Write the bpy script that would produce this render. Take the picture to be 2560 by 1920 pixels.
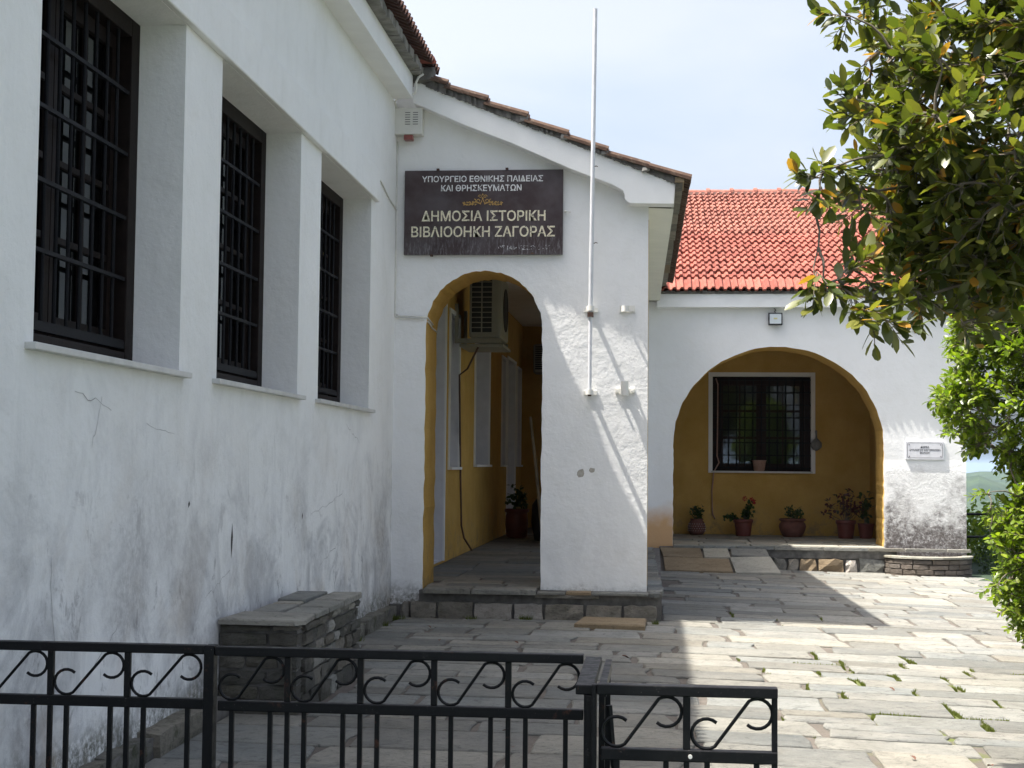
import bpy, math, random
import numpy as np
from mathutils import Vector, Matrix
R = math.radians
rnd = random.Random(7)
for o in list(bpy.data.objects): bpy.data.objects.remove(o)
SC = bpy.context.scene
COL = SC.collection

# ------------------------------------------------------------------ camera
cd = bpy.data.cameras.new("camera"); cam = bpy.data.objects.new("camera", cd); COL.objects.link(cam)
cd.sensor_width = 36; cd.lens = 3700 / 2560 * 36; cd.clip_start = 0.1; cd.clip_end = 20000
EYE = 1.335
RM = Matrix(((0.99526603, -0.00447870, 0.09708484), (0.09669309, -0.05506134, -0.99379007), (0.00979651, 0.99847293, -0.05436762)))
cam.matrix_world = Matrix.Translation((0, 0, EYE)) @ RM.to_4x4()
SC.camera = cam
SC.render.resolution_x, SC.render.resolution_y = 1024, 768

# ------------------------------------------------------------------ world, sun, exposure
SUN = Vector((0.45, 0.112, -1.0)).normalized()          # the way the light travels
elev = math.asin(-SUN.z); azim = math.atan2(-SUN.x, -SUN.y)   # compass angle of the sun from +Y
W = bpy.data.worlds.new("World"); SC.world = W; W.use_nodes = True
wt = W.node_tree; wt.nodes.clear()
def wn(t, **k):
    n = wt.nodes.new(t)
    for a, b in k.items(): setattr(n, a, b)
    return n
sky = wn("ShaderNodeTexSky", sky_type='NISHITA', sun_disc=False, sun_elevation=elev, sun_rotation=azim,
         altitude=500, air_density=1.0, dust_density=9.0, ozone_density=1.0)
geo = wn("ShaderNodeTexCoord")
mp = wn("ShaderNodeMapping"); mp.inputs['Scale'].default_value = (1.0, 1.0, 2.4)
nz = wn("ShaderNodeTexNoise"); nz.inputs['Scale'].default_value = 2.2; nz.inputs['Detail'].default_value = 7; nz.inputs['Roughness'].default_value = .52
nz.inputs['Distortion'].default_value = .35
rmp = wn("ShaderNodeValToRGB"); rmp.color_ramp.elements[0].position = .34; rmp.color_ramp.elements[1].position = .62
rmp.color_ramp.elements[0].color = (0, 0, 0, 1); rmp.color_ramp.elements[1].color = (1, 1, 1, 1)
hs = wn("ShaderNodeHueSaturation"); hs.inputs['Saturation'].default_value = 1.0; hs.inputs['Value'].default_value = .74
hc = wn("ShaderNodeHueSaturation"); hc.inputs['Saturation'].default_value = .42; hc.inputs['Value'].default_value = .79
mx = wn("ShaderNodeMix", data_type='RGBA')
bg = wn("ShaderNodeBackground"); bg.inputs['Strength'].default_value = .085
wo = wn("ShaderNodeOutputWorld")
L = wt.links.new
L(geo.outputs['Generated'], mp.inputs['Vector']); L(mp.outputs['Vector'], nz.inputs['Vector']); L(nz.outputs['Fac'], rmp.inputs['Fac'])
L(rmp.outputs['Color'], mx.inputs[0]); L(sky.outputs['Color'], hs.inputs['Color']); L(sky.outputs['Color'], hc.inputs['Color']); L(hs.outputs[0], mx.inputs[6]); L(hc.outputs[0], mx.inputs[7]); L(mx.outputs[2], bg.inputs['Color']); L(bg.outputs[0], wo.inputs[0])
sd = bpy.data.lights.new("sun", 'SUN'); sd.energy = 2.45; sd.angle = R(.5); sd.color = (1, .95, .87)
so = bpy.data.objects.new("sun", sd); COL.objects.link(so); so.rotation_euler = SUN.to_track_quat('-Z', 'Y').to_euler()
so.location = (-5, -2, 12)
SC.view_settings.view_transform = 'Standard'; SC.view_settings.look = 'None'
SC.view_settings.exposure = 2.3; SC.view_settings.gamma = 1; SC.view_settings.use_curve_mapping = False
SC.render.engine = 'CYCLES'
SC.cycles.max_bounces = 10; SC.cycles.diffuse_bounces = 8; SC.cycles.transparent_max_bounces = 12

# ------------------------------------------------------------------ helpers
def rot2(x, y, a): c, s = math.cos(a), math.sin(a); return x * c - y * s, x * s + y * c
class MB:
    def __init__(s): s.v = []; s.f = []; s.m = []
    def face(s, pts, m=0):
        i = len(s.v); s.v += [tuple(p) for p in pts]; s.f.append(tuple(range(i, i + len(pts)))); s.m.append(m)
    def raw(s, v, f, m=0):
        i = len(s.v); s.v += [tuple(p) for p in v]
        for q in f: s.f.append(tuple(a + i for a in q)); s.m.append(m)
    def box(s, x0, x1, y0, y1, z0, z1, m=0, j=0):
        v = [(x, y, z) for z in (z0, z1) for y in (y0, y1) for x in (x0, x1)]
        if j: v = [tuple(c + rnd.uniform(-j, j) for c in p) for p in v]
        s.raw(v, [(0, 2, 3, 1), (4, 5, 7, 6), (0, 1, 5, 4), (2, 6, 7, 3), (0, 4, 6, 2), (1, 3, 7, 5)], m)
    def rock(s, x0, x1, y0, y1, z0, z1, j=.01, seg=(3, 1, 2), m=0):
        nx, ny, nz_ = seg; ids = {}; V = []
        def g(i, k, l):
            if (i, k, l) not in ids:
                e = sum(q in (0, n_) for q, n_ in ((i, nx), (k, ny), (l, nz_))) - 1
                x, y, z = x0 + (x1 - x0) * i / nx, y0 + (y1 - y0) * k / ny, z0 + (z1 - z0) * l / nz_
                sh = .35 * j * e; x += sh * ((i == 0) - (i == nx)); y += sh * ((k == 0) - (k == ny)); z += sh * ((l == 0) - (l == nz_))
                ids[(i, k, l)] = len(V); V.append((x + rnd.uniform(-j, j) * .8, y + rnd.uniform(-j, j), z + rnd.uniform(-j, j) * .7))
            return ids[(i, k, l)]
        F = []
        for i in range(nx):
            for l in range(nz_): F += [(g(i, 0, l), g(i + 1, 0, l), g(i + 1, 0, l + 1), g(i, 0, l + 1)), (g(i, ny, l), g(i, ny, l + 1), g(i + 1, ny, l + 1), g(i + 1, ny, l))]
            for k in range(ny): F += [(g(i, k, 0), g(i, k + 1, 0), g(i + 1, k + 1, 0), g(i + 1, k, 0)), (g(i, k, nz_), g(i + 1, k, nz_), g(i + 1, k + 1, nz_), g(i, k + 1, nz_))]
        for k in range(ny):
            for l in range(nz_): F += [(g(0, k, l), g(0, k, l + 1), g(0, k + 1, l + 1), g(0, k + 1, l)), (g(nx, k, l), g(nx, k + 1, l), g(nx, k + 1, l + 1), g(nx, k, l + 1))]
        s.raw(V, F, m)
    def tube(s, pts, r, n=8, m=0, cap=True):
        pts = [Vector(p) for p in pts]; rs = r if isinstance(r, (list, tuple)) else [r] * len(pts)
        rings = []; up = None
        for i, p in enumerate(pts):
            d = (pts[min(i + 1, len(pts) - 1)] - pts[max(i - 1, 0)]).normalized()
            if up is None or abs(up.dot(d)) > .95: up = Vector((0, 0, 1)) if abs(d.z) < .9 else Vector((1, 0, 0))
            a = d.cross(up).normalized(); b = a.cross(d).normalized(); up = b
            rings.append([p + (a * math.cos(t * 2 * math.pi / n) + b * math.sin(t * 2 * math.pi / n)) * rs[i] for t in range(n)])
        v = [q for g in rings for q in g]; f = []
        for i in range(len(pts) - 1):
            for t in range(n):
                f.append((i * n + t, i * n + (t + 1) % n, (i + 1) * n + (t + 1) % n, (i + 1) * n + t))
        if cap: f.append(tuple(range(n))[::-1]); f.append(tuple((len(pts) - 1) * n + t for t in range(n)))
        s.raw(v, f, m)
    def lathe(s, prof, c=(0, 0, 0), n=20, m=0):
        v = []; f = []
        for r, z in prof:
            for t in range(n): a = t * 2 * math.pi / n; v.append((c[0] + r * math.cos(a), c[1] + r * math.sin(a), c[2] + z))
        for i in range(len(prof) - 1):
            for t in range(n): f.append((i * n + t, i * n + (t + 1) % n, (i + 1) * n + (t + 1) % n, (i + 1) * n + t))
        s.raw(v, f, m)
    def prism(s, poly, axis, a, b, m=0):
        """poly in the two other axes, extruded along axis (0,1,2) from a to b"""
        def P(p, t):
            q = list(p); q.insert(axis, t); return tuple(q)
        n = len(poly); v = [P(p, a) for p in poly] + [P(p, b) for p in poly]
        f = [tuple(range(n)), tuple(range(2 * n - 1, n - 1, -1))] + [(i, i + n, (i + 1) % n + n, (i + 1) % n) for i in range(n)]
        s.raw(v, f, m)
    def build(s, name, mats, parent=None, smooth=False, bevel=0, fix=True):
        me = bpy.data.meshes.new(name); me.from_pydata(s.v, [], s.f)
        if not isinstance(mats, (list, tuple)): mats = [mats]
        for m in mats: me.materials.append(m)
        me.polygons.foreach_set('material_index', s.m)
        if smooth: me.polygons.foreach_set('use_smooth', [True] * len(me.polygons))
        me.update()
        if fix:
            import bmesh
            bm = bmesh.new(); bm.from_mesh(me)
            if smooth: bmesh.ops.remove_doubles(bm, verts=bm.verts, dist=1e-5)
            bmesh.ops.recalc_face_normals(bm, faces=bm.faces); bm.to_mesh(me); bm.free()
        return link(name, me, parent, bevel)
def link(name, me, parent=None, bevel=0):
    o = bpy.data.objects.new(name, me); COL.objects.link(o)
    if parent: o.parent = parent
    if bevel:
        b = o.modifiers.new("bevel", 'BEVEL'); b.width = bevel; b.segments = 2; b.limit_method = 'ANGLE'; b.angle_limit = R(40)
    return o
def tag(o, label=None, cat=None, group=None, kind=None):
    if label: o['label'] = label
    if cat: o['category'] = cat
    if group: o['group'] = group
    if kind: o['kind'] = kind
    return o
def thing(name, label, cat, loc=(0, 0, 0), group=None):
    o = bpy.data.objects.new(name, None); COL.objects.link(o); o.location = loc; o.empty_display_size = .2
    return tag(o, label, cat, group)
def off(o, parent):      # keep world coordinates under a parent that is moved
    o.matrix_parent_inverse = Matrix.Translation(parent.location).inverted(); return o

# ------------------------------------------------------------------ materials
class NT:
    def __init__(s, name):
        s.mat = bpy.data.materials.new(name); s.mat.use_nodes = True; s.t = s.mat.node_tree
        s.b = s.t.nodes['Principled BSDF']; s.out = s.t.nodes['Material Output']
    def n(s, t, **k):
        q = s.t.nodes.new(t)
        for a, b in k.items():
            if a.startswith('i_'):
                key = a[2:]; q.inputs[int(key) if key.isdigit() else key].default_value = b
            else: setattr(q, a, b)
        return q
    def l(s, a, b): s.t.links.new(a, b)
    def pos(s, scale=(1, 1, 1)):
        g = s.n("ShaderNodeNewGeometry"); m = s.n("ShaderNodeMapping"); m.inputs['Scale'].default_value = scale
        s.l(g.outputs['Position'], m.inputs['Vector']); return m.outputs[0]
    def noise(s, scale, detail=5, rough=.55, vec=None, dist=0):
        q = s.n("ShaderNodeTexNoise"); q.inputs['Scale'].default_value = scale; q.inputs['Detail'].default_value = detail
        q.inputs['Roughness'].default_value = rough; q.inputs['Distortion'].default_value = dist
        s.l(vec if vec is not None else s.pos(), q.inputs['Vector']); return q.outputs['Fac']
    def ramp(s, fac, a, b, ca=0., cb=1.):
        q = s.n("ShaderNodeMapRange"); q.inputs[1].default_value = a; q.inputs[2].default_value = b
        q.inputs[3].default_value = ca; q.inputs[4].default_value = cb; s.l(fac, q.inputs[0]); return q.outputs[0]
    def math(s, op, a, b=None):
        q = s.n("ShaderNodeMath", operation=op)
        for i, x in enumerate((a, b)):
            if x is None: continue
            if isinstance(x, (int, float)): q.inputs[i].default_value = x
            else: s.l(x, q.inputs[i])
        return q.outputs[0]
    def mix(s, f, a, b, bt='MIX'):
        q = s.n("ShaderNodeMix", data_type='RGBA', blend_type=bt)
        for i, x in ((0, f), (6, a), (7, b)):
            if isinstance(x, (int, float)): q.inputs[i].default_value = x
            elif isinstance(x, tuple): q.inputs[i].default_value = x + (1,) if len(x) == 3 else x
            else: s.l(x, q.inputs[i])
        return q.outputs[2]
    def bump(s, h, st=.3, dist=.01, prev=None):
        q = s.n("ShaderNodeBump"); q.inputs['Strength'].default_value = st; q.inputs['Distance'].default_value = dist
        s.l(h, q.inputs['Height'])
        if prev is not None: s.l(prev, q.inputs['Normal'])
        return q.outputs[0]
    def fin(s, col=None, rough=.8, nrm=None, spec=None, metal=None):
        if col is not None:
            if isinstance(col, tuple): s.b.inputs['Base Color'].default_value = col + (1,)
            else: s.l(col, s.b.inputs['Base Color'])
        if isinstance(rough, (int, float)): s.b.inputs['Roughness'].default_value = rough
        else: s.l(rough, s.b.inputs['Roughness'])
        if nrm is not None: s.l(nrm, s.b.inputs['Normal'])
        if spec is not None: s.b.inputs['Specular IOR Level'].default_value = spec
        if metal is not None: s.b.inputs['Metallic'].default_value = metal
        return s.mat
    def z(s):
        g = s.n("ShaderNodeNewGeometry"); x = s.n("ShaderNodeSeparateXYZ"); s.l(g.outputs['Position'], x.inputs[0]); return x.outputs

def plain(name, col, rough=.6, var=.12, scale=30, spec=None, metal=None, bump=0, bscale=60, objvar=0):
    m = NT(name); f = m.noise(scale, 4)
    c = m.mix(m.ramp(f, .3, .7), tuple(x * (1 - var) for x in col), tuple(min(1, x * (1 + var)) for x in col))
    if objvar:
        oi = m.n("ShaderNodeObjectInfo"); c = m.mix(1.0, c, m.mix(oi.outputs['Random'], (1 - objvar,) * 3, (1 + objvar * .6,) * 3), 'MULTIPLY')
    nr = m.bump(m.noise(bscale, 5), bump, .004) if bump else None
    return m.fin(c, rough, nr, spec, metal)

def plaster(name, base=(.74, .745, .75), grime=.5, zlo=0.1, zhi=1.7, heavy=False, streak=.35, relief=1.0):
    m = NT(name); z = m.z()[2]
    f1 = m.noise(.9, 6, .6); f2 = m.noise(5, 8, .65, dist=.4); f3 = m.noise(38, 4, .6); fs = m.noise(1.0, 8, .7, m.pos((6, 6, .8)), .5)
    c = m.mix(m.ramp(f1, .35, .7), tuple(b * .95 for b in base), base)
    c = m.mix(m.ramp(f2, .48, .72, 0, .35), c, (base[0] * .84, base[1] * .83, base[2] * .80))
    # damp grey-brown staining that gathers low on the wall, patchy
    low = m.ramp(z, zlo, zhi, 1, 0); low = m.math('POWER', low, 1.2)
    blot = m.ramp(m.noise(2.1, 9, .68, dist=.7), .47, .66)
    s1 = m.math('MULTIPLY', m.math('MULTIPLY', low, blot), grime)
    c = m.mix(s1, c, (.30, .30, .31))
    if grime > .6:
        sm = m.math('MULTIPLY', m.ramp(m.noise(1.5, 9, .62, m.pos((1, 1, .7)), .5), .46, .62), m.ramp(z, 1.55, .7, 0, .8))
        c = m.mix(m.math('MULTIPLY', sm, m.ramp(m.noise(26, 6, .7), .35, .6, .35, 1)), c, (.40, .39, .385))
        spt = m.math('MULTIPLY', m.ramp(m.noise(5.0, 9, .78, m.pos((1, 1, .75)), .6), .57, .63), m.ramp(z, 1.7, .5, 0, .85))
        c = m.mix(m.math('MULTIPLY', spt, .75), c, (.25, .24, .24))
    foot = m.ramp(m.math('ADD', z, m.math('MULTIPLY', m.noise(5, 7, .7), .34)), .30, .46, .85, 0)
    c = m.mix(m.math('MULTIPLY', foot, m.ramp(m.noise(32, 6, .7), .36, .56)), c, (.085, .085, .06))
    warm = m.math('MULTIPLY', m.ramp(m.noise(1.3, 7, .6, dist=.5), .52, .7), m.math('MULTIPLY', low, grime * .55))
    c = m.mix(warm, c, (.50, .42, .33))
    st = m.math('MULTIPLY', m.ramp(fs, .52, .74), streak); st = m.math('MULTIPLY', st, m.ramp(z, 1.9, .2, .25, 1))
    c = m.mix(st, c, (.40, .41, .42))
    if heavy:
        hz = m.ramp(z, .35, 1.25, 1, 0); sp = m.ramp(m.noise(13, 10, .8), .40, .56)
        hb = m.math('MULTIPLY', m.ramp(m.math('ADD', m.noise(3.2, 6, .6), m.math('MULTIPLY', hz, .34)), .52, .76), m.math('ADD', m.math('MULTIPLY', sp, .75), .2))
        hb = m.math('MULTIPLY', hb, m.ramp(z, 1.42, 1.3, 0, 1)); hb = m.math('MULTIPLY', hb, m.ramp(m.z()[0], 3.04, 3.1, 0, 1))
        c = m.mix(hb, c, (.13, .115, .11))
        dk = m.math('MULTIPLY', m.ramp(m.math('ADD', z, m.math('MULTIPLY', m.noise(4, 6), .35)), .62, .78, 1, 0), m.math('MULTIPLY', m.ramp(m.z()[0], 3.04, 3.1, 0, 1), m.ramp(m.noise(30, 8, .7), .38, .58)))
        c = m.mix(m.math('MULTIPLY', dk, .95), c, (.11, .095, .09))
        rs = m.math('MULTIPLY', m.ramp(m.math('ADD', z, m.math('MULTIPLY', m.noise(3, 6), .5)), .78, 1.12, 1, 0), m.ramp(m.z()[0], .22, .26, 1, 0))
        c = m.mix(m.math('MULTIPLY', rs, .95), c, (.60, .36, .17))
    b = m.bump(m.noise(3.5, 5, .5), .35 * relief, .03)
    b = m.bump(m.noise(17, 6, .6), .38 * relief, .012, b); b = m.bump(f3, .3 * relief, .006, b); b = m.bump(m.noise(140, 3), .22, .002, b)
    if heavy:
        b = m.bump(m.math('MULTIPLY', m.noise(9, 10, .78), m.math('MULTIPLY', m.ramp(z, 1.45, 1.3, 0, 1), m.ramp(m.z()[0], 3.04, 3.1, 0, 1))), .9, .035, b)
    return m.fin(c, .9, b, .2)

M = {}
M['wall'] = plaster('white_plaster', (.80, .80, .785), 1.0, .0, 2.1, streak=.42)
M['facade'] = plaster('facade_plaster', (.79, .79, .785), .3, .2, 1.2, streak=.08, relief=.95)
M['arcade'] = plaster('arcade_plaster', (.78, .78, .775), .15, .2, 1.1, heavy=True, streak=.05, relief=.7)
M['trim'] = plain('white_trim', (.79, .79, .78), .85, .05, 4, bump=.25, bscale=50)
M['soffit'] = plain('cream_soffit', (.74, .73, .65), .9, .05, 3, bump=.2)
def ochre():
    m = NT('ochre_plaster'); f = m.noise(3, 6, .6); g = m.noise(45, 5, .65)
    c = m.mix(m.ramp(f, .3, .7), (.48, .30, .078), (.58, .375, .115)); c = m.mix(m.ramp(g, .58, .72, 0, .5), c, (.24, .15, .05))
    c = m.mix(m.math('MULTIPLY', m.ramp(m.noise(6, 7, .7), .5, .65), m.ramp(m.z()[2], .3, .85, .75, 0)), c, (.22, .17, .10))
    b = m.bump(m.noise(55, 5, .6), .8, .012); b = m.bump(m.noise(6, 4), .3, .02, b)
    return m.fin(c, .92, b, .15)
M['ochre'] = ochre()
M['ceiling'] = plain('ceiling_paint', (.76, .74, .70), .9, .05, 5)
M['reveal'] = plain('grey_reveal_paint', (.66, .66, .69), .9, .06, 8, bump=.2)
M['room'] = plain('room_shade_paint', (.035, .035, .04), .9)  # darkness of the unlit rooms, put into the colour
M['wood'] = plain('dark_brown_wood', (.012, .008, .007), .55, .3, 25, spec=.12, bump=.2)
M['wood2'] = plain('red_brown_wood', (.018, .009, .008), .55, .3, 25, spec=.12, bump=.2)
M['iron'] = plain('black_iron_grille', (.006, .006, .008), .6, .3, 60, spec=.15, bump=.15)
M['marble'] = plain('grey_marble_sill', (.52, .52, .50), .4, .12, 9)
def glass(name, ior=1.75, tint=(.012, .014, .016)):
    m = NT(name); fr = m.n("ShaderNodeFresnel"); fr.inputs[0].default_value = ior
    g = m.n("ShaderNodeBsdfGlossy"); g.inputs['Roughness'].default_value = .03; g.inputs['Color'].default_value = (.9, .95, 1, 1)
    wv = m.bump(m.noise(2.0, 2), .06, .02); m.l(wv, g.inputs['Normal'])
    t = m.n("ShaderNodeBsdfTransparent"); t.inputs[0].default_value = (.35, .38, .38, 1)
    x = m.n("ShaderNodeMixShader"); m.l(fr.outputs[0], x.inputs[0]); m.l(t.outputs[0], x.inputs[1]); m.l(g.outputs[0], x.inputs[2])
    m.l(x.outputs[0], m.out.inputs[0]); return m.mat
M['glass'] = glass('window_glass')
M['curtain'] = plain('grey_blind', (.035, .037, .04), .9)
M['mortar'] = plain('grey_mortar', (.125, .118, .108), .95, .4, 12, bump=.9, bscale=18)
M['ledge'] = plain('pale_mortar', (.21, .205, .19), .95, .35, 9, bump=.8, bscale=22)
def tilemat(name, a, b, dark=.25, lich=0.0):
    m = NT(name); oi = m.n("ShaderNodeObjectInfo"); f = m.noise(7, 6, .6)
    c = m.mix(m.ramp(f, .3, .7), a, b); c = m.mix(1.0, c, m.mix(oi.outputs['Random'], (.74, .70, .70), (1.14, 1.12, 1.10)), 'MULTIPLY')
    c = m.mix(m.ramp(m.noise(22, 8, .7), .55, .75, 0, dark), c, (.09, .05, .035))
    if lich: c = m.mix(m.ramp(m.noise(15, 8, .75), .5, .7, 0, lich), c, (.30, .26, .20))
    return m.fin(c, .85, m.bump(m.noise(70, 5), .35, .004), .25)
M['tile'] = tilemat('red_clay_tile', (.22, .064, .046), (.30, .102, .077), .5)
M['tile_old'] = tilemat('faded_clay_tile', (.22, .075, .055), (.32, .13, .10), .7, .35)
M['tile_brown'] = tilemat('brown_clay_tile', (.060, .036, .026), (.105, .064, .045), .8, .4)
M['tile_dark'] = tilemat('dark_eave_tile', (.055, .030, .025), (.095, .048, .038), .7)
def stone(name, a, b, mossy=0, sc=1.0, vein=.5, rand=.22, dirt=0):
    m = NT(name); oi = m.n("ShaderNodeObjectInfo")
    rv = m.n("ShaderNodeVectorMath", operation='SCALE'); cb = m.n("ShaderNodeCombineXYZ"); m.l(oi.outputs['Random'], cb.inputs[0]); m.l(oi.outputs['Random'], cb.inputs[1])
    m.l(cb.outputs[0], rv.inputs[0]); rv.inputs['Scale'].default_value = 37
    ad = m.n("ShaderNodeVectorMath", operation='ADD'); m.l(m.pos((1, 1.15, 2)), ad.inputs[0]); m.l(rv.outputs[0], ad.inputs[1]); v = ad.outputs[0]
    f = m.noise(2.2 * sc, 7, .65, v, .6); g = m.noise(8.5 * sc, 10, .8, v, 1.4); h = m.noise(34, 7, .78, v)
    c = m.mix(m.ramp(f, .32, .68), a, b)
    hue = m.n("ShaderNodeSeparateColor"); wn_ = m.n("ShaderNodeTexWhiteNoise", noise_dimensions='1D'); m.l(oi.outputs['Random'], wn_.inputs['W'])
    m.l(wn_.outputs['Color'], hue.inputs[0])
    c = m.mix(m.ramp(hue.outputs[1], .3, 1, 0, .45), c, tuple(x * y for x, y in zip(b, (1.05, .97, .84))))
    c = m.mix(m.ramp(hue.outputs[2], .35, 1, 0, .4), c, tuple(x * y for x, y in zip(a, (.86, 1.0, 1.12))))
    c = m.mix(1.0, c, m.mix(hue.outputs[0], (1 - rand,) * 3, (1 + rand * .6,) * 3), 'MULTIPLY')
    c = m.mix(m.ramp(g, .52, .66, 0, vein), c, tuple(x * .45 for x in a)); c = m.mix(m.ramp(h, .56, .68, 0, .7), c, tuple(x * .38 for x in a)); c = m.mix(m.ramp(g, .44, .34, 0, .35), c, tuple(min(1, x * 1.1) for x in b))
    if dirt:
        c = m.mix(m.ramp(m.noise(1.1, 8, .7), .5, .72, 0, dirt), c, (.13, .115, .09)); c = m.mix(m.ramp(m.noise(3.4, 8, .75), .56, .68, 0, dirt * .8), c, (.15, .14, .125))
    if mossy: c = m.mix(m.ramp(m.noise(11, 7, .7), .5, .66, 0, mossy), c, (.045, .055, .02))
    bp = m.bump(f, .6, .05); bp = m.bump(g, 1.0, .022, bp); bp = m.bump(h, .6, .006, bp)
    return m.fin(c, .88, bp, .25)
M['slab'] = stone('paving_schist', (.185, .188, .176), (.30, .29, .255), rand=.28, vein=.85, dirt=.45)
M['slab_warm'] = stone('warm_slab_stone', (.22, .16, .10), (.33, .26, .17))
M['slab_pale'] = stone('pale_slab_stone', (.27, .26, .22), (.36, .345, .29))
M['block'] = stone('rough_block_stone', (.18, .165, .14), (.34, .31, .265), .3, 2)
M['block_white'] = stone('limewashed_stone', (.40, .37, .34), (.52, .49, .46), .35, 2)
M['bench'] = stone('bench_schist', (.085, .080, .068), (.18, .168, .142), .3, 2)
M['planter'] = stone('planter_schist', (.115, .095, .078), (.20, .17, .145), .0, 2)
def joint():
    m = NT('joint_mortar'); c = m.mix(m.ramp(m.noise(3, 7, .7), .35, .65), (.085, .072, .060), (.150, .130, .110))
    c = m.mix(m.ramp(m.noise(60, 5, .7), .5, .7, 0, .5), c, (.06, .05, .04))
    x = m.z(); reg = m.math('MULTIPLY', m.ramp(x[0], .9, 1.3, 0, 1), m.ramp(x[1], 10.8, 10.2, 0, 1))
    c = m.mix(m.math('MULTIPLY', reg, m.ramp(m.noise(2.6, 6, .6), .42, .54, 0, .9)), c, (.10, .125, .022))
    return m.fin(c, .95, m.bump(m.noise(80, 6, .7), .9, .01))
M['joint'] = joint()
M['earth'] = plain('dry_earth', (.12, .10, .07), .95, .4, 4, bump=.6, bscale=20)
def terrain():
    m = NT('wooded_ground'); f = m.noise(.02, 9, .65); g = m.noise(.12, 8, .75)
    c = m.mix(m.ramp(f, .4, .6), (.012, .030, .014), (.034, .060, .026)); c = m.mix(m.ramp(g, .5, .62, 0, .8), c, (.012, .028, .012))
    c = m.mix(m.ramp(m.noise(.035, 9, .8), .64, .68, 0, .6), c, (.28, .24, .18))
    return m.fin(c, .95)
M['terrain'] = terrain()
def signboard():
    m = NT('sign_paint'); c = m.mix(m.ramp(m.noise(2.5, 7, .6), .35, .7), (.026, .011, .012), (.045, .025, .026))
    z = m.z()[2]; fs = m.noise(1, 9, .75, m.pos((55, 1, 10)))
    w = m.math('MULTIPLY', m.ramp(z, 3.19, 3.47, 1, 0), m.ramp(fs, .50, .64)); c = m.mix(m.math('MULTIPLY', w, .75), c, (.30, .30, .31))
    c = m.mix(m.math('MULTIPLY', m.ramp(m.noise(4, 7, .6), .42, .66), .35), c, (.13, .12, .13))
    return m.fin(c, .55, m.bump(m.noise(60, 5), .15, .003))
M['sign'] = signboard()
def chipped(name, col, chip=.58, sc=40):
    m = NT(name); f = m.noise(sc, 7, .75, m.pos((1, 1, 1.6))); k = m.ramp(f, chip - .012, chip + .012)
    t = m.n("ShaderNodeBsdfTransparent"); x = m.n("ShaderNodeMixShader"); m.l(k, x.inputs[0]); m.l(m.b.outputs[0], x.inputs[1]); m.l(t.outputs[0], x.inputs[2])
    m.l(x.outputs[0], m.out.inputs[0]); m.fin(m.mix(m.ramp(m.noise(25, 5), .4, .7), col, tuple(c * .78 for c in col)), .6); return m.mat
M['let_white'] = chipped('white_letter_paint', (.80, .80, .80), .57)
M['let_cream'] = chipped('cream_letter_paint', (.80, .74, .55), .575)
M['let_worn'] = chipped('worn_letter_paint', (.80, .80, .80), .455, 30)
M['gold'] = chipped('gold_ornament_paint', (.44, .27, .07), .64)
M['ink'] = plain('black_ink', (.015, .015, .018), .6)
M['plaque'] = plain('plaque_marble', (.62, .62, .65), .45, .06, 14)
M['fence'] = NT('fence_paint')
def fencemat(m):
    c = m.mix(m.ramp(m.noise(25, 8, .75), .60, .72, 0, .75), (.0035, .0038, .005), (.045, .043, .042)); c = m.mix(m.ramp(m.noise(7, 8, .75), .60, .66, 0, .7), c, (.085, .035, .02)); c = m.mix(m.ramp(m.noise(90, 4, .7), .66, .72, 0, .8), c, (.12, .11, .10))
    return m.fin(c, m.ramp(m.noise(30, 5), .3, .7, .38, .6), m.bump(m.noise(60, 6, .6), .35, .003), .28)
M['fence'] = fencemat(M['fence'])
M['metal_white'] = plain('white_painted_metal', (.66, .65, .61), .45, .08, 20, bump=.1)
M['pole'] = plain('white_pole_paint', (.60, .61, .64), .4, .08, 12)
M['rust'] = plain('rusty_iron', (.06, .03, .02), .8, .4, 60, bump=.5)
M['ac'] = plain('ac_casing', (.27, .26, .205), .5, .06, 10)
M['black'] = plain('black_void', (.01, .01, .012), .6)
M['alarm'] = plain('cream_box_paint', (.62, .61, .57), .5, .05, 10)
M['red'] = plain('dull_red_lens', (.24, .065, .055), .35, .1, 20)
M['lampface'] = plain('floodlight_face', (.55, .60, .62), .25, .05, 10)
M['yellow'] = plain('led_yellow', (.5, .48, .2), .4)
M['cable'] = plain('brown_cable', (.09, .045, .03), .6)
M['terracotta'] = plain('terracotta', (.14, .055, .04), .8, .25, 16, bump=.2)
M['plasticpot'] = plain('brown_plastic_pot', (.15, .042, .032), .5, .1, 16)
M['palepot'] = plain('pale_clay_pot', (.32, .20, .16), .85, .2, 16, bump=.2)
M['speck'] = plain('pot_white_dots', (.45, .40, .36), .8)
M['soil'] = plain('potting_soil', (.03, .02, .015), .95, .4, 60, bump=.6)
M['bamboo'] = plain('old_wooden_pole', (.30, .25, .17), .7, .3, 8)
M['bark'] = plain('grey_bark', (.13, .11, .085), .9, .35, 12, bump=.7, bscale=40)
M['cloth'] = plain('grey_cloth', (.20, .20, .205), .9, .2, 20, bump=.3)
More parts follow.
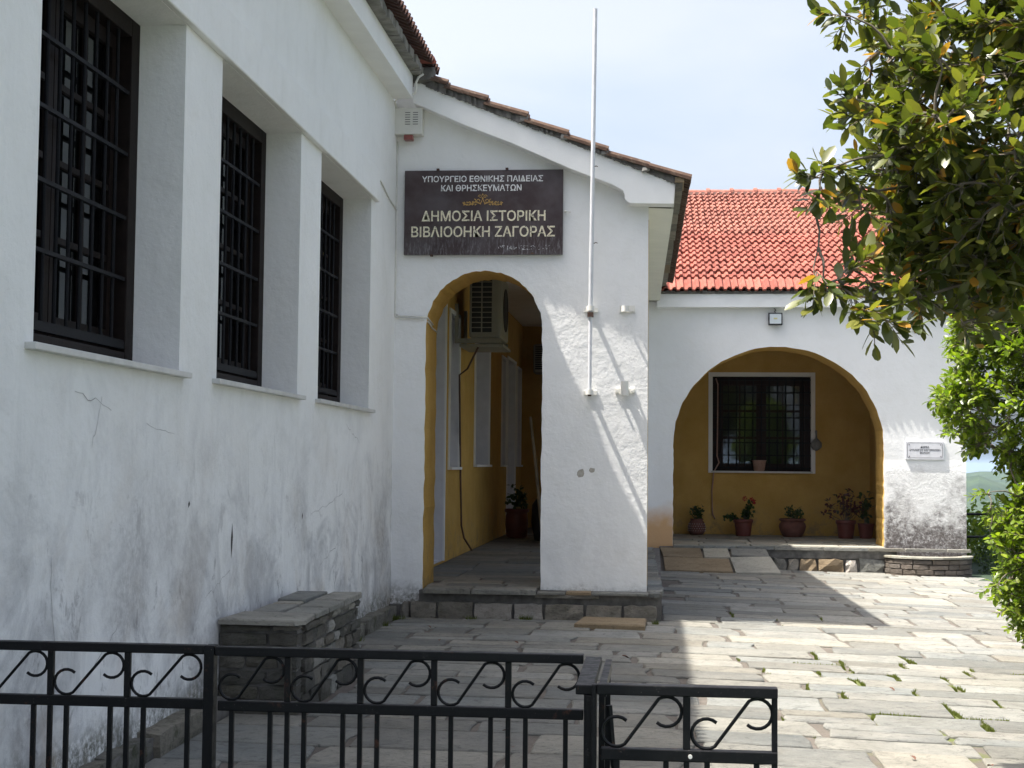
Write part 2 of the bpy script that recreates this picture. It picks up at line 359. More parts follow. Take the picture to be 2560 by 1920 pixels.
def leafmat(name, a, b, c3, tr=.35, rough=.35, yellow=None, spec=.5):
    m = NT(name); at = m.n("ShaderNodeAttribute", attribute_name='tint'); oi = m.n("ShaderNodeObjectInfo")
    f = m.math('FRACT', m.math('ADD', at.outputs['Fac'], m.math('MULTIPLY', oi.outputs['Random'], 7.0)))
    c = m.mix(m.ramp(f, 0, .55), a, b); c = m.mix(m.ramp(f, .55, .95), c, c3)
    if yellow: c = m.mix(m.ramp(f, .945, .95), c, yellow)
    m.fin(c, rough, None, spec)
    t = m.n("ShaderNodeBsdfTranslucent"); x = m.n("ShaderNodeMixShader"); x.inputs[0].default_value = tr
    m.l(m.mix(1.0, c, (1.35, 1.5, .55), 'MULTIPLY'), t.inputs[0]); m.l(m.b.outputs[0], x.inputs[1]); m.l(t.outputs[0], x.inputs[2]); m.l(x.outputs[0], m.out.inputs[0]); return m.mat
M['leaf_tree'] = leafmat('laurel_leaf', (.040, .058, .014), (.100, .115, .022), (.185, .180, .042), .38, .30, (.33, .17, .03))
M['leaf_shrub'] = leafmat('bright_shrub_leaf', (.075, .125, .012), (.150, .215, .018), (.235, .285, .035), .45, .36)
M['leaf_dark'] = leafmat('dark_leaf', (.02, .045, .012), (.04, .075, .02), (.05, .085, .02), .25, .5)
M['leaf_red'] = leafmat('red_begonia_leaf', (.07, .012, .015), (.10, .02, .02), (.05, .06, .02), .2, .5)
M['petal'] = plain('geranium_petal', (.38, .012, .015), .6)
M['leaf_brown'] = plain('dry_leaf', (.11, .045, .025), .7, .3, 30)
M['grass'] = leafmat('joint_grass', (.085, .110, .018), (.125, .145, .028), (.17, .165, .05), .4, .6)

# ------------------------------------------------------------------ wall builders
def rect_wall(mb, axis, at, u0, u1, z0, z1, holes, depth, mw=0, mr=1, step=99):
    """wall in plane axis=at (axis 0: u=Y; axis 1: u=X); holes (ua,ub,za,zb); reveals run 'depth' (signed) along axis"""
    us = sorted({u0, u1, *[h[0] for h in holes], *[h[1] for h in holes]}); zs = sorted({z0, z1, *[h[2] for h in holes], *[h[3] for h in holes]})
    P = (lambda u, z, d=0: (at + d, u, z)) if axis == 0 else (lambda u, z, d=0: (u, at + d, z))
    for a, b in zip(us, us[1:]):
        for c, d in zip(zs, zs[1:]):
            if any(h[0] <= a and b <= h[1] and h[2] <= c and d <= h[3] for h in holes): continue
            mb.face([P(a, c), P(b, c), P(b, d), P(a, d)], mw)
    for a, b, c, d in holes:
        for p, q in (((a, c), (b, c)), ((b, c), (b, d)), ((b, d), (a, d)), ((a, d), (a, c))):
            mb.face([P(*p), P(*q), P(*q, depth), P(*p, depth)], mr)
def arch_pts(xl, xr, zs, zt, n=40, j=.004, seed=1):
    r_ = random.Random(seed); cx = (xl + xr) / 2; a = (xr - xl) / 2; out = []
    for i in range(n + 1):
        t = math.pi * (1 - i / n); k = 1 + r_.uniform(-j, j) / a * (0 if i in (0, n) else 1)
        out.append((cx + a * math.cos(t) * k, zs + (zt - zs) * math.sin(t) * k))
    return out
def arch_wall(mb, x0, x1, z0, top, xl, xr, zs, zt, ya, yb, mf=0, mi=1, seed=1, jag=.005):
    """front face at ya, back at yb, top: function x->z; arch opening; intrados uses mi"""
    r_ = random.Random(seed)
    pts = arch_pts(xl, xr, zs, zt, 44, jag, seed)
    nl = 26
    left = [(xl + (r_.uniform(-jag, jag) if 0 < i else 0), z0 + (zs - z0) * i / nl) for i in range(nl)]
    right = [(xr + (r_.uniform(-jag, jag) if i else 0), zs + (z0 - zs) * i / nl) for i in range(1, nl + 1)]
    prof = left + pts + right
    for y, m in ((ya, mf), (yb, mi)):
        for a, b in zip(left, left[1:] + [pts[0]]): mb.face([(x0, y, a[1]), (a[0], y, a[1]), (b[0], y, b[1]), (x0, y, b[1])], m)
        rr = [pts[-1]] + right
        for a, b in zip(rr, rr[1:]): mb.face([(a[0], y, a[1]), (x1, y, a[1]), (x1, y, b[1]), (b[0], y, b[1])], m)
        for a, b in zip(pts, pts[1:]): mb.face([(a[0], y, a[1]), (b[0], y, b[1]), (b[0], y, top(b[0])), (a[0], y, top(a[0]))], m)
        mb.face([(x0, y, zs), (xl, y, zs), (xl, y, top(xl)), (x0, y, top(x0))], m)
        mb.face([(xr, y, zs), (x1, y, zs), (x1, y, top(x1)), (xr, y, top(xr))], m)
    for a, b in zip(prof, prof[1:]): mb.face([(a[0], ya, a[1]), (b[0], ya, b[1]), (b[0], yb, b[1]), (a[0], yb, a[1])], mi)
def ribbon(mb, pts, w, m=0, plane='X', d=.002):
    for a, b in zip(pts, pts[1:]):
        a, b = Vector(a), Vector(b); t = (b - a).normalized()
        nrm = Vector((1, 0, 0)) if plane == 'X' else Vector((0, -1, 0)); s = t.cross(nrm) * w * rnd.uniform(.4, 1) / 2
        o = nrm * d; mb.face([a - s + o, b - s + o, b + s + o, a + s + o], m)

# ------------------------------------------------------------------ ground and terrain
def zg(x, y): return -.018 * max(0, x)
def terr(x, y):
    d = max(0, max(x - 6.5, y - 28, -x - 12, 3 - y - 12)); h = -.08
    if d > 0: h -= 42 * (1 - math.exp(-d / 90)) + .25 * min(d, 20) * .3
    rr = math.hypot(x, y)
    if y > 0 and rr > 250:
        k = min(1, (rr - 250) / 1250); k = k * k * (3 - 2 * k)
        h += k * (41 - 1.2 + 5 * math.sin(x * .013) + 3 * math.sin(x * .031 + 1) + 4 * math.sin(y * .02))
    if rr > 1700: h -= min(160, (rr - 1700) * .12)
    return h
mb = MB(); rs = [0, 3, 6, 9, 12, 16, 20, 26, 34, 45, 60, 80, 110, 150, 200, 270, 350, 450, 560, 680, 800, 920, 1040, 1160, 1280, 1400, 1500, 1600, 1700, 2000, 2600, 4000, 8000, 15000]
na = 180; vs = []; fs = []
for i, r in enumerate(rs):
    for j in range(na):
        a = 2 * math.pi * j / na; x, y = r * math.cos(a) + 1, r * math.sin(a) + 10
        z = terr(x, y)
        if r > 100: z += rnd.uniform(-1, 1) * min(7, r * .010)
        vs.append((x, y, min(z, -.9) if r > 600 else z))
for i in range(len(rs) - 1):
    for j in range(na): fs.append((i * na + j, i * na + (j + 1) % na, (i + 1) * na + (j + 1) % na, (i + 1) * na + j))
mb.raw(vs, fs); tag(mb.build('ground', M['terrain']), kind='structure')

pav = tag(thing('paving', None, None), kind='structure')
mb = MB(); mb.face([(-2.35, 5.35, -.0135), (0, 5.35, -.0135), (0, 21, -.0135), (-2.35, 21, -.0135)])
mb.face([(0, 5.35, -.0135), (6.4, 5.35, -.0135 + zg(6.4, 0)), (6.4, 21, -.0135 + zg(6.4, 0)), (0, 21, -.0135)]); mb.face([(-2.35, 5.35, -.014), (6.4, 5.35, -.13), (6.4, 5.35, -.4), (-2.35, 5.35, -.4)])
mb.build('mortar_bed', M['joint'], pav)
def slab_mesh(poly, z0, h, bev=.008, zf=None):
    zf = zf or (lambda x, y: 0)
    n = len(poly); cx = sum(p[0] for p in poly) / n; cy = sum(p[1] for p in poly) / n
    def inn(p, d):
        v = Vector((cx - p[0], cy - p[1])); l = v.length; return (p[0] + v.x / l * d, p[1] + v.y / l * d)
    v = [(p[0], p[1], z0 + zf(*p)) for p in poly] + [(p[0], p[1], z0 + h - bev + zf(*p)) for p in poly]
    v += [(*q, z0 + h + zf(*q)) for q in (inn(p, bev * 1.5) for p in poly)]
    f = [tuple(range(2 * n, 3 * n))] + [(k * n + i, k * n + (i + 1) % n, (k + 1) * n + (i + 1) % n, (k + 1) * n + i) for k in (0, 1) for i in range(n)]
    return v, f
slabs = []
r1 = random.Random(21)
def rowdip(x): return .02 * (x + 2.3) + .007 * (x + 2.3) ** 2
y = 5.3; rowi = 0
while y < 21.6:
    d = r1.choice([.28, .34, .40, .44, .48, .54, .60, .42, .32]) * (1 if y < 14 else .92)
    x = -2.28 + r1.uniform(-.3, 0)
    while x < 6.3:
        w = r1.uniform(.42, 1.0) if r1.random() > .15 else r1.uniform(.24, .4)
        gx = r1.uniform(.020, .050); gy = r1.uniform(.016, .028)
        split = r1.random() < .22 and d > .38
        parts = [(0, 1)] if not split else [(0, .5 + r1.uniform(-.08, .08))]
        if split: parts.append((parts[0][1], 1))
        for pa, pb in parts:
            ya, yb = y + d * pa, y + d * pb
            sk = r1.uniform(-.045, .045)
            c = [(x, ya), (x + w * .5, ya + r1.uniform(-.008, .008)), (x + w - gx, ya), (x + w - gx + r1.uniform(-.012, .012), (ya + yb) / 2), (x + w - gx + sk, yb - gy), (x + w * .45, yb - gy + r1.uniform(-.008, .008)), (x + sk * .5, yb - gy), (x + r1.uniform(-.01, .01), (ya + yb) / 2)]
            k = .022; c2 = []
            for i, p in enumerate(c):                      # clip corners a little
                if i in (0, 2, 4, 6):
                    pr, nx_ = c[i - 1], c[(i + 1) % 8]; q = r1.uniform(.2, .8) * k
                    for o_ in (pr, nx_):
                        v = Vector((o_[0] - p[0], o_[1] - p[1])); v = v.normalized() * q; c2.append((p[0] + v.x, p[1] + v.y))
                else: c2.append(p)
            c2 = [(p[0] + r1.uniform(-.008, .008), p[1] - rowdip(p[0]) + r1.uniform(-.0045, .0045)) for p in c2]
            slabs.append(c2)
        x += w
    y += d; rowi += 1
def keep(c):
    cy = sum(p[1] for p in c) / len(c); cx = sum(p[0] for p in c) / len(c)
    lo = -1.84 if 7.72 < cy < 9.52 else -2.245
    hi_y = 12.84 if cx < .09 else (19.10 if cx < 1.54 else (19.86 if 2.98 < cx < 4.2 else 20.15))
    lo_y = 5.36
    if 12.84 < cy and cx > -.4 and cx < .6: lo = max(lo, .075 - .11 * (cy - 13) / 7.2)
    for i, p in enumerate(c): c[i] = (min(6.3, max(lo, p[0])), min(hi_y, max(lo_y, p[1])))
    xs = [p[0] for p in c]; ys = [p[1] for p in c]
    if max(xs) - min(xs) < .09 or max(ys) - min(ys) < .09: return None
    cx = sum(xs) / len(c); cy = sum(ys) / len(c)
    px = 1640 + cx / cy * 3700; py = 1165 + 1.335 / cy * 3700
    return (cy if (px < 2650 and py < 1950) else cy + 100)
ks = sorted([(q_, i) for q_, i in ((keep(c), i) for i, c in enumerate(slabs)) if q_ is not None])
stuffmb = MB()
for n_, (k, i) in enumerate(ks):
    c = slabs[i]; hz = r1.uniform(-.005, .002); tx, ty = r1.uniform(-.006, .006), r1.uniform(-.006, .006)
    cx, cy = sum(p[0] for p in c) / len(c), sum(p[1] for p in c) / len(c)
    v, f = slab_mesh(c, -.035, .035 + hz, .006, lambda x, y: zg(x, y) + tx * (x - cx) + ty * (y - cy))
    if n_ < 298:
        b = MB(); b.raw(v, f); b.build('paving_slab', M['slab'], pav, fix=False)
    else: stuffmb.raw(v, f)
if stuffmb.v: tag(stuffmb.build('far_slabs', M['slab'], pav, fix=False), kind='stuff')
# street outside the fence
mb = MB(); mb.face([(-2.4, -14, -.268), (14, -14, -.268), (14, 5.35, -.268), (-2.4, 5.35, -.268)]); tag(mb.build('street', plain('street_concrete', (.36, .35, .33), .9, .2, 3, bump=.3)), kind='structure')
# curb along the long wall
M['kerb'] = stone('mossy_kerb_stone', (.15, .142, .12), (.30, .28, .235), .7, 2)
cb = thing('wall_kerb', 'mossy stone kerb running along the foot of the long white wall', 'kerb')
y = 5.5; r2 = random.Random(4)
while y < 12.7:
    l = r2.uniform(.45, .9)
    if not (7.6 < y + l / 2 < 9.35):
        b = MB(); b.rock(-2.335, -2.235 + r2.uniform(-.015, .02), y, min(12.84, y + l - .012), -.03, .105 + r2.uniform(-.02, .012), .011, (1, 5, 2)); b.build('kerb_stone', M['kerb'], cb)
    y += l
mb = MB(); mb.box(-2.34, -2.255, 5.4, 12.84, -.03, .085); mb.build('kerb_mortar', M['mortar'], cb)

# ------------------------------------------------------------------ long white building on the left
LB = thing('library_building', 'long white plastered building with three tall barred windows', 'building')
XW = -2.33; OP = [(5.34, 7.05), (7.67, 9.45), (10.04, 11.86)]; ZB, ZT = 1.775, 3.50
OPall = [(3.0, 4.72)] + OP
mb = MB(); rect_wall(mb, 0, XW, 1.0, 13.3, -.3, 4.56, [(a, b, ZB - .03, ZT) for a, b in OPall], -.42, 0, 0)
mb.face([(XW, 1, -.3), (-9, 1, -.3), (-9, 1, 4.56), (XW, 1, 4.56)]); mb.build('wall', M['wall'], LB)
mb = MB(); mb.box(-9, -2.80, 1.05, 26, 0, 4.4); ro = mb.build('interior_shade_box', M['room'], LB)  # closed box behind the panes, coloured dark in place of room shade
mb = MB(); mb.prism([(XW, ZT), (XW + .04, ZT), (XW + .04, ZT + .262), (XW, ZT + .275)], 1, 1.0, 12.03); mb.build('lintel_band', M['wall'], LB, bevel=.008)
def grille(parent, P, w0, w1, z0, z1, step, hz, r=.0095, d=.0):
    """P(u, z, d)->xyz ; vertical bars with flat cross bars"""
    n = int(round((w1 - w0) / step)); 
    for i in range(1, n):
        u = w0 + (w1 - w0) * i / n; b = MB(); b.tube([P(u, z0, 0), P(u, z1, 0)], r, 8); b.build('grille_bar', M['iron'], parent, smooth=False)
    for z in hz:
        b = MB(); v = [P(u, zz, dd) for zz in (z - .009, z + .009) for dd in (-.012, .012) for u in (w0, w1)]
        b.raw(v, [(0, 2, 3, 1), (4, 5, 7, 6), (0, 1, 5, 4), (2, 6, 7, 3), (0, 4, 6, 2), (1, 3, 7, 5)]); b.build('grille_crossbar', M['iron'], parent)
def win_side(y0, y1, zb, zt, parent):
    xf = XW - .235
    w = MB(); fw = .11
    for a, b, c, d in ((y0, y0 + fw, zb, zt), (y1 - fw, y1, zb, zt), (y0 + fw, y1 - fw, zt - .09, zt), (y0 + fw, y1 - fw, zb, zb + .085)):
        w.box(xf - .12, xf, a, b, c, d)
    fr = w.build('window_frame', M['wood'], parent, bevel=.004)
    mid = (y0 + y1) / 2; q = MB(); xg = xf - .075
    for a, b in ((y0 + fw + .002, mid - .004), (mid + .004, y1 - fw - .002)):
        st = .06
        q.box(xg - .04, xg, a, a + st, zb + .087, zt - .092); q.box(xg - .04, xg, b - st, b, zb + .087, zt - .092)
        q.box(xg - .04, xg, a + st, b - st, zb + .087, zb + .19); q.box(xg - .04, xg, a + st, b - st, zt - .16, zt - .092)
        ms = (a + b) / 2; q.box(xg - .035, xg - .004, ms - .014, ms + .014, zb + .19, zt - .16)
        for k in (1, 2, 3): zz = zb + .19 + (zt - zb - .35) * k / 4; q.box(xg - .0345, xg - .0045, a + st, b - st, zz - .014, zz + .014)
    q.build('casement', M['wood'], fr)
    for a, b in ((y0 + fw + .06, mid - .06), (mid + .06, y1 - fw - .06)):
        g = MB(); g.face([(xg - .024, a, zb + .18), (xg - .024, b, zb + .18), (xg - .024, b, zt - .15), (xg - .024, a, zt - .15)]); g.build('pane', M['glass'], fr, fix=False)
    rl = MB(); rl.box(xf - .03, xf - .004, y0 + fw + .002, y1 - fw - .002, zb + .10, zb + .135); rl.build('grille_rail', M['iron'], fr)
    grille(fr, lambda u, z, d: (xf - .02 + d, u, z), y0 + fw, y1 - fw, zb + .12, zt - .09, .14, [1.91 + .0, 2.216, 2.514, 2.827, 3.131])
    s = MB(); s.box(XW - .25, XW + .045, y0 - .075, y1 + .075, zb - .03, zb - .002); s.build('window_sill', M['marble'], parent, bevel=.004)
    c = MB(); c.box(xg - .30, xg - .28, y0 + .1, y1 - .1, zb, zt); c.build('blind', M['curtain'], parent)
for a, b in OPall: win_side(a, b, ZB, ZT, LB)
# stains, cracks and flat dark patches painting the shade inside chipped holes in the long wall
MCR = plain('crack_line', (.29, .285, .28), .95, .3, 60); MCR2 = plain('hole_shadow', (.06, .055, .05), .95, .3, 60)
rc = random.Random(3)
def jag(p, q, n, amp):
    p, q = Vector(p), Vector(q); out = []
    for i in range(n + 1): t = i / n; v = p.lerp(q, t); v.z += rc.uniform(-amp, amp); v.y += rc.uniform(-amp, amp) * .5; out.append(v)
    return out
for (ya, za, yb, zb_, am, w) in ((5.75, 1.62, 6.15, 1.55, .02, .006), (6.05, 1.60, 5.95, 1.40, .02, .006), (6.6, 1.50, 7.0, 1.46, .012, .004), (9.9, .98, 10.9, 1.10, .02, .006), (5.55, .95, 5.62, .55, .02, .005),
                              (10.2, .62, 10.75, .74, .02, .006), (7.55, .62, 8.0, .75, .03, .005), (11.0, 1.62, 11.5, 1.50, .02, .006), (8.3, 1.5, 8.34, 1.1, .01, .005), (8.9, 1.5, 8.93, 1.2, .01, .006), (6.0, .45, 6.3, .62, .02, .005)):
    cr = MB(); ribbon(cr, jag((XW, ya, za), (XW, yb, zb_), 9, am * .75), w * .65, d=.0015); cr.build('plaster_crack', MCR, LB, fix=False)
for (ya, za, yb, zb_, am, w) in ((7.0, 3.775, 8.3, 3.775, .005, .006), (8.5, 3.775, 9.9, 3.77, .008, .012), (10.3, 3.775, 11.9, 3.765, .003, .014)):
    cr = MB(); ribbon(cr, jag((XW, ya, za + .006), (XW, yb, zb_ + .006), 24, am), w, d=.0015); cr.build('plaster_crack', MCR, LB, fix=False)
for (ya, za, h, w) in ((8.02, .90, .20, .035), (7.25, 1.12, .035, .03), (9.65, .98, .05, .03)):
    cr = MB(); cr.face([(XW + .0015, ya - w * .3, za - h * .5), (XW + .0015, ya + w * .2, za - h * .2), (XW + .0015, ya + w * .5, za + h * .1), (XW + .0015, ya, za + h * .5), (XW + .0015, ya - w * .5, za + h * .1)]); cr.build('hole_shade_patch', MCR2, LB, fix=False)
# eave: soffit box with fascia, mortar bed, tiles
mb = MB(); mb.prism([(XW - .1, 4.555), (-2.157, 4.562), (-2.157, 4.765), (XW - .1, 4.80)], 1, 1.0, 12.8); mb.build('eave_fascia', M['trim'], LB, bevel=.004)
mb = MB(); rr = random.Random(5); n = 120
for i in range(n):
    a = 1.0 + 11.85 * i / n; b = 1.0 + 11.85 * (i + 1) / n
    x1 = -2.07 + rr.uniform(-.012, .012); mb.box(-2.4, x1, a, b, 4.766 + rr.uniform(0, .004), 4.835 + rr.uniform(-.006, .006), j=.006)
mb.build('eave_mortar', M['ledge'], LB)
tm = MB()                                   # eave tile seen from below: two rolls, pitched along -X
def tile_profile(w, n=2, h=.032):
    p = []
    for k in range(n):
        x0 = w * k / n; u = w / n
        p += [(x0, 0), (x0 + u * .22, 0), (x0 + u * .42, h), (x0 + u * .72, h), (x0 + u * .92, 0)]
    return p + [(w, 0)]
def tile_mesh(name, mat, w=.21, l=.36, h=.032, th=.014, n=2):
    p = tile_profile(w, n, h); v = [(a, 0, b) for a, b in p] + [(a, l, b) for a, b in p] + [(a, 0, b - th - .006) for a, b in p] + [(a, l, b - th) for a, b in p]; k = len(p)
    f = []
    for i in range(k - 1): f += [(i, i + 1, k + i + 1, k + i), (2 * k + i, i + 2 * k + 1, i + 1, i)][:2]
    f += [(3 * k + i, 3 * k + i + 1, 2 * k + i + 1, 2 * k + i) for i in range(k - 1)]
    f += [(0, k, 3 * k, 2 * k), (k - 1, 3 * k - 1, 4 * k - 1, 2 * k - 1)]
    me = bpy.data.meshes.new(name); me.from_pydata(v, [], f); me.materials.append(mat); me.update(); return me
roofL = MB(); roofL.face([(-2.0, 1, 4.87), (-2.0, 12.9, 4.87), (-6, 12.9, 6.55), (-6, 1, 6.55)]); rl_ = roofL.build('roof', M['tile_brown'], LB, fix=False)
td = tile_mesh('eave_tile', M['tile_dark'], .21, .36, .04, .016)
for i in range(55):
    for k in (0, 1):
        o = link('tile', td, rl_); 
        o.matrix_world = Matrix.Translation((-1.975 - k * .29, 1.2 + i * .213 + .21, 4.875 + k * .118 + rr.uniform(-.004, .004))) @ Matrix.Rotation(R(-90), 4, 'Z').inverted() @ Matrix.Rotation(R(20), 4, 'X')
mb = MB()                                     # hip cap at the corner
pc = [(math.cos(t) * .085, math.sin(t) * .10) for t in [math.pi * i / 10 for i in range(11)]]
mb.raw([(-2.03 + a, 12.75, 4.86 + b) for a, b in pc] + [(-2.25 + a, 13.1, 4.98 + b) for a, b in pc], [(i, i + 1, i + 12, i + 11) for i in range(10)] + [tuple(range(11))]); mb.build('ridge_cap', M['tile'], rl_)
mb = MB(); mb.box(-2.15, -1.97, 12.79, 13.0, 4.72, 4.85, j=.02); mb.build('corner_mortar', M['mortar'], LB, bevel=.02)

# ------------------------------------------------------------------ entrance wing
EW = thing('entrance_wing', 'white gabled entrance wing with narrow ochre arch under the dark sign', 'building')
YF = 13.0
def ftop(x): return 4.691 - .404 * (x + 2.045)
fb = [(-2.16, 4.535), (-2.125, 4.521), (-1.716, 4.335), (-1.286, 4.165), (-.749, 3.925), (-.40, 3.79), (-.30, 3.735), (-.285, 3.70), (-.282, 3.66), (-.262, 3.635), (-.235, 3.62), (.145, 3.612)]
mb = MB(); arch_wall(mb, -2.34, -.075, .24, lambda x: ftop(x) - .03, -2.045, -1.005, 2.53, 3.053, YF, YF + .65, 0, 1, 3, .006)
SA = [(14.5, 16.5), (17.2, 19.2)]  # unseen side openings, added to let light onto the corridor wall
def sxx(y): return -.075 - .105 * (y - 13) / 7.4
def side(y0, y1, z0, z1):
    mb.face([(sxx(y0), y0, z0), (sxx(y1), y1, z0), (sxx(y1), y1, z1), (sxx(y0), y0, z1)], 0); mb.face([(-.50, y0, z0), (-.50, y1, z0), (-.50, y1, z1), (-.50, y0, z1)], 1)
for a, b in ((13.0, 14.5), (16.5, 17.2), (19.2, 20.4)): side(a, b, 0, 3.84)
for a, b in SA:
    side(a, b, 2.95, 3.84)
    for y_ in (a, b): mb.face([(sxx(y_), y_, .2), (-.50, y_, .2), (-.50, y_, 2.95), (sxx(y_), y_, 2.95)], 1)
    mb.face([(sxx(a), a, 2.95), (sxx(b), b, 2.95), (-.50, b, 2.95), (-.50, a, 2.95)], 1)
mb.face([(-2.34, YF - .002, .05), (-2.05, YF - .002, .05), (-2.045, YF - .002, .25), (-2.34, YF - .002, .25)]); mb.face([(-2.05, YF - .002, .05), (-2.05, YF + .3, .05), (-2.045, YF + .3, .25), (-2.045, YF - .002, .25)], 1)
mb.build('wall', [M['facade'], M['ochre']], EW, fix=False)
mb = MB(); poly = [(x, z) for x, z in fb] + [(.158, ftop(.158))] + [(-2.16, ftop(-2.16))]
mb.prism(poly, 1, 12.845, 13.02); mb.build('verge_fascia', M['trim'], EW, bevel=.006)
mb = MB(); mb.face([(-.3, 13.015, 3.62), (.145, 13.015, 3.60), (.04, 20.3, 3.60), (-.3, 20.3, 3.60)]); mb.face([(.148, 12.81, 3.61), (.04, 20.3, 3.61), (.04, 20.3, 3.79), (.156, 12.81, 3.79)]); mb.build('soffit', M['soffit'], EW, fix=False)
# mortar under the verge tiles
ends = [(-1.86, 4.738), (-1.50, 4.594), (-1.144, 4.443), (-.787, 4.276), (-.432, 4.128), (-.075, 3.985), (.289, 3.868)]
def under(x):
    for ex, ez in ends:
        if x <= ex: return ez - .052 + .30 * (ex - x)
    return ends[-1][1] - .055
mb = MB(); n = 110; rr = random.Random(11)
for i in range(n):
    a = -2.05 + 2.27 * i / n; b = a + 2.27 / n; f0 = ftop(min(a, .158)) - .014 + rr.uniform(-.008, .006); f1 = ftop(min(b, .158)) - .014 + rr.uniform(-.008, .006); yj = 12.822 + rr.uniform(-.014, .016)
    ta = max(f0 + .01, under(a + .002) + .012); tb_ = max(f1 + .01, under(b - .002) + .012)
    mb.prism([(a, f0), (b, f1), (b, tb_), (a, ta)], 1, yj, 13.2)
mb.build('verge_mortar', M['mortar'], EW)
EWroof = MB(); EWroof.face([(-2.1, 13.0, 4.74), (.2, 13.0, 3.80), (.1, 20.4, 3.80), (-2.1, 20.4, 4.74)]); er = EWroof.build('roof', M['tile_brown'], EW, fix=False)
tv = tile_mesh('verge_tile', M['tile_brown'], .22, .40, .03, .022)
stf = MB()
for (ex, ez) in ends:
    for k in range(2):
        mt = Matrix.Translation((ex + rr.uniform(-.008, .008), 12.79 + k * .215 + rr.uniform(-.008, .008), ez - .030)) @ Matrix.Rotation(R(90), 4, 'Z') @ Matrix.Rotation(R(rr.uniform(-.8, .8)), 4, 'Y') @ Matrix.Rotation(math.atan(.30 + rr.uniform(-.02, .02)), 4, 'X')
        o = link('tile', tv, er); o.matrix_world = mt
    for k in range(2, 34):
        mt = Matrix.Translation((ex - k * .002, 12.79 + k * .215, ez - .030)) @ Matrix.Rotation(R(90), 4, 'Z') @ Matrix.Rotation(math.atan(.30), 4, 'X')
        stf.raw([mt @ v.co for v in tv.vertices], [tuple(p.vertices) for p in tv.polygons])
tag(stf.build('far_tiles', M['tile_brown'], er, fix=False), kind='stuff')
for (ex, ez) in ends[2:-1]:                    # mortar pellets under the tile noses
    b = MB(); b.box(ex - .06, ex + .004, 12.80, 12.95, ez - .088, ez - .045, j=.01); b.build('mortar_pellet', M['ledge'], EW, bevel=.01)
y = 12.80                                    # stone course under the side eave
while y < 20.0:
    l = rr.uniform(.4, .8); k = (y - 12.8) / 7.2
    b = MB(); b.box(.15 - .11 * k, .232 - .10 * k + rr.uniform(-.006, .006), y, y + l - .01, 3.792, 3.842, j=.005); b.build('eave_stone', M['block'] if rr.random() > .15 else M['slab_warm'], EW, bevel=.008); y += l
# corridor: long inner wall with openings, ceiling, floor, end wall
mb = MB(); H = [(14.6, 16.25, .27, 3.22), (16.62, 17.42, 1.30, 3.06), (19.0, 20.65, 1.33, 3.06), (22.35, 22.95, 1.33, 2.95), (23.2, 24.5, .27, 3.0), (24.8, 25.5, 1.33, 2.95)]
rect_wall(mb, 0, XW - .01, 13.3, 25.8, .2, 4.1, H, -.30, 0, 1); mb.build('corridor_wall', [M['ochre'], M['reveal']], EW)
for a, b, c, d in H:
    f_ = MB(); t = .045
    f_.box(XW - .01, XW + .008, a - t, a, c, d + t); f_.box(XW - .01, XW + .008, b, b + t, c, d + t); f_.box(XW - .01, XW + .008, a, b, d, d + t)
    if c > 1: f_.box(XW - .05, XW + .04, a - t, b + t, c - .03, c)
    f_.build('opening_surround', M['trim'], EW)
    p_ = MB(); p_.box(XW - .33, XW - .31, a, b, c, d); p_.build('shutter', M['reveal'], EW)
mb = MB(); mb.box(-2.34, -.45, 13.66, 25.8, 3.76, 3.80); mb.box(-.45, 4.1, 21.13, 23.5, 3.76, 3.80); mb.build('corridor_ceiling', M['ceiling'], EW)
mb = MB(); mb.face([(-2.34, 25.8, .2), (.1, 25.8, .2), (.1, 25.8, 4.0), (-2.34, 25.8, 4.0)]); mb.build('corridor_end_wall', M['ochre'], EW, fix=False)
mb = MB(); mb.box(-1.62, -.85, 25.74, 25.79, .3, 2.95); dk = mb.build('end_door', M['wood'], EW)
# corridor floor slabs
fl = MB(); fl.box(-2.34, -.16, 13.25, 25.8, .10, .2425); fl.box(-.3, 3.2, 21.2, 23.5, .1, .24); fl.build('floor_bed', M['joint'], EW)
r3 = random.Random(8); y = 13.10
while y < 23.2:
    d = r3.uniform(.28, .5); x = -2.3 + r3.uniform(-.2, 0)
    while x < -.2:
        w = r3.uniform(.4, .9); a, b = max(x, -2.32), min(x + w - .02, -.19)
        if b - a > .12:
            c = [(a, y), (b, y + r3.uniform(-.01, .01)), (b + r3.uniform(-.02, .02), y + d - .015), (a, y + d - .015)]
            if not (y < 13.66 and (a < -2.03 or b > -1.02)):
                v, f = slab_mesh(c, .21, .045 + r3.uniform(-.003, .003), .005); s_ = MB(); s_.raw(v, f); s_.build('floor_slab', M['slab'], EW, fix=False)
            else:
                a, b = max(a, -2.03), min(b, -1.02)
                if b - a > .1: v, f = slab_mesh([(a, y), (b, y), (b, y + d - .015), (a, y + d - .015)], .21, .045, .005); s_ = MB(); s_.raw(v, f); s_.build('floor_slab', M['slab'], EW, fix=False)
        x += w
    y += d
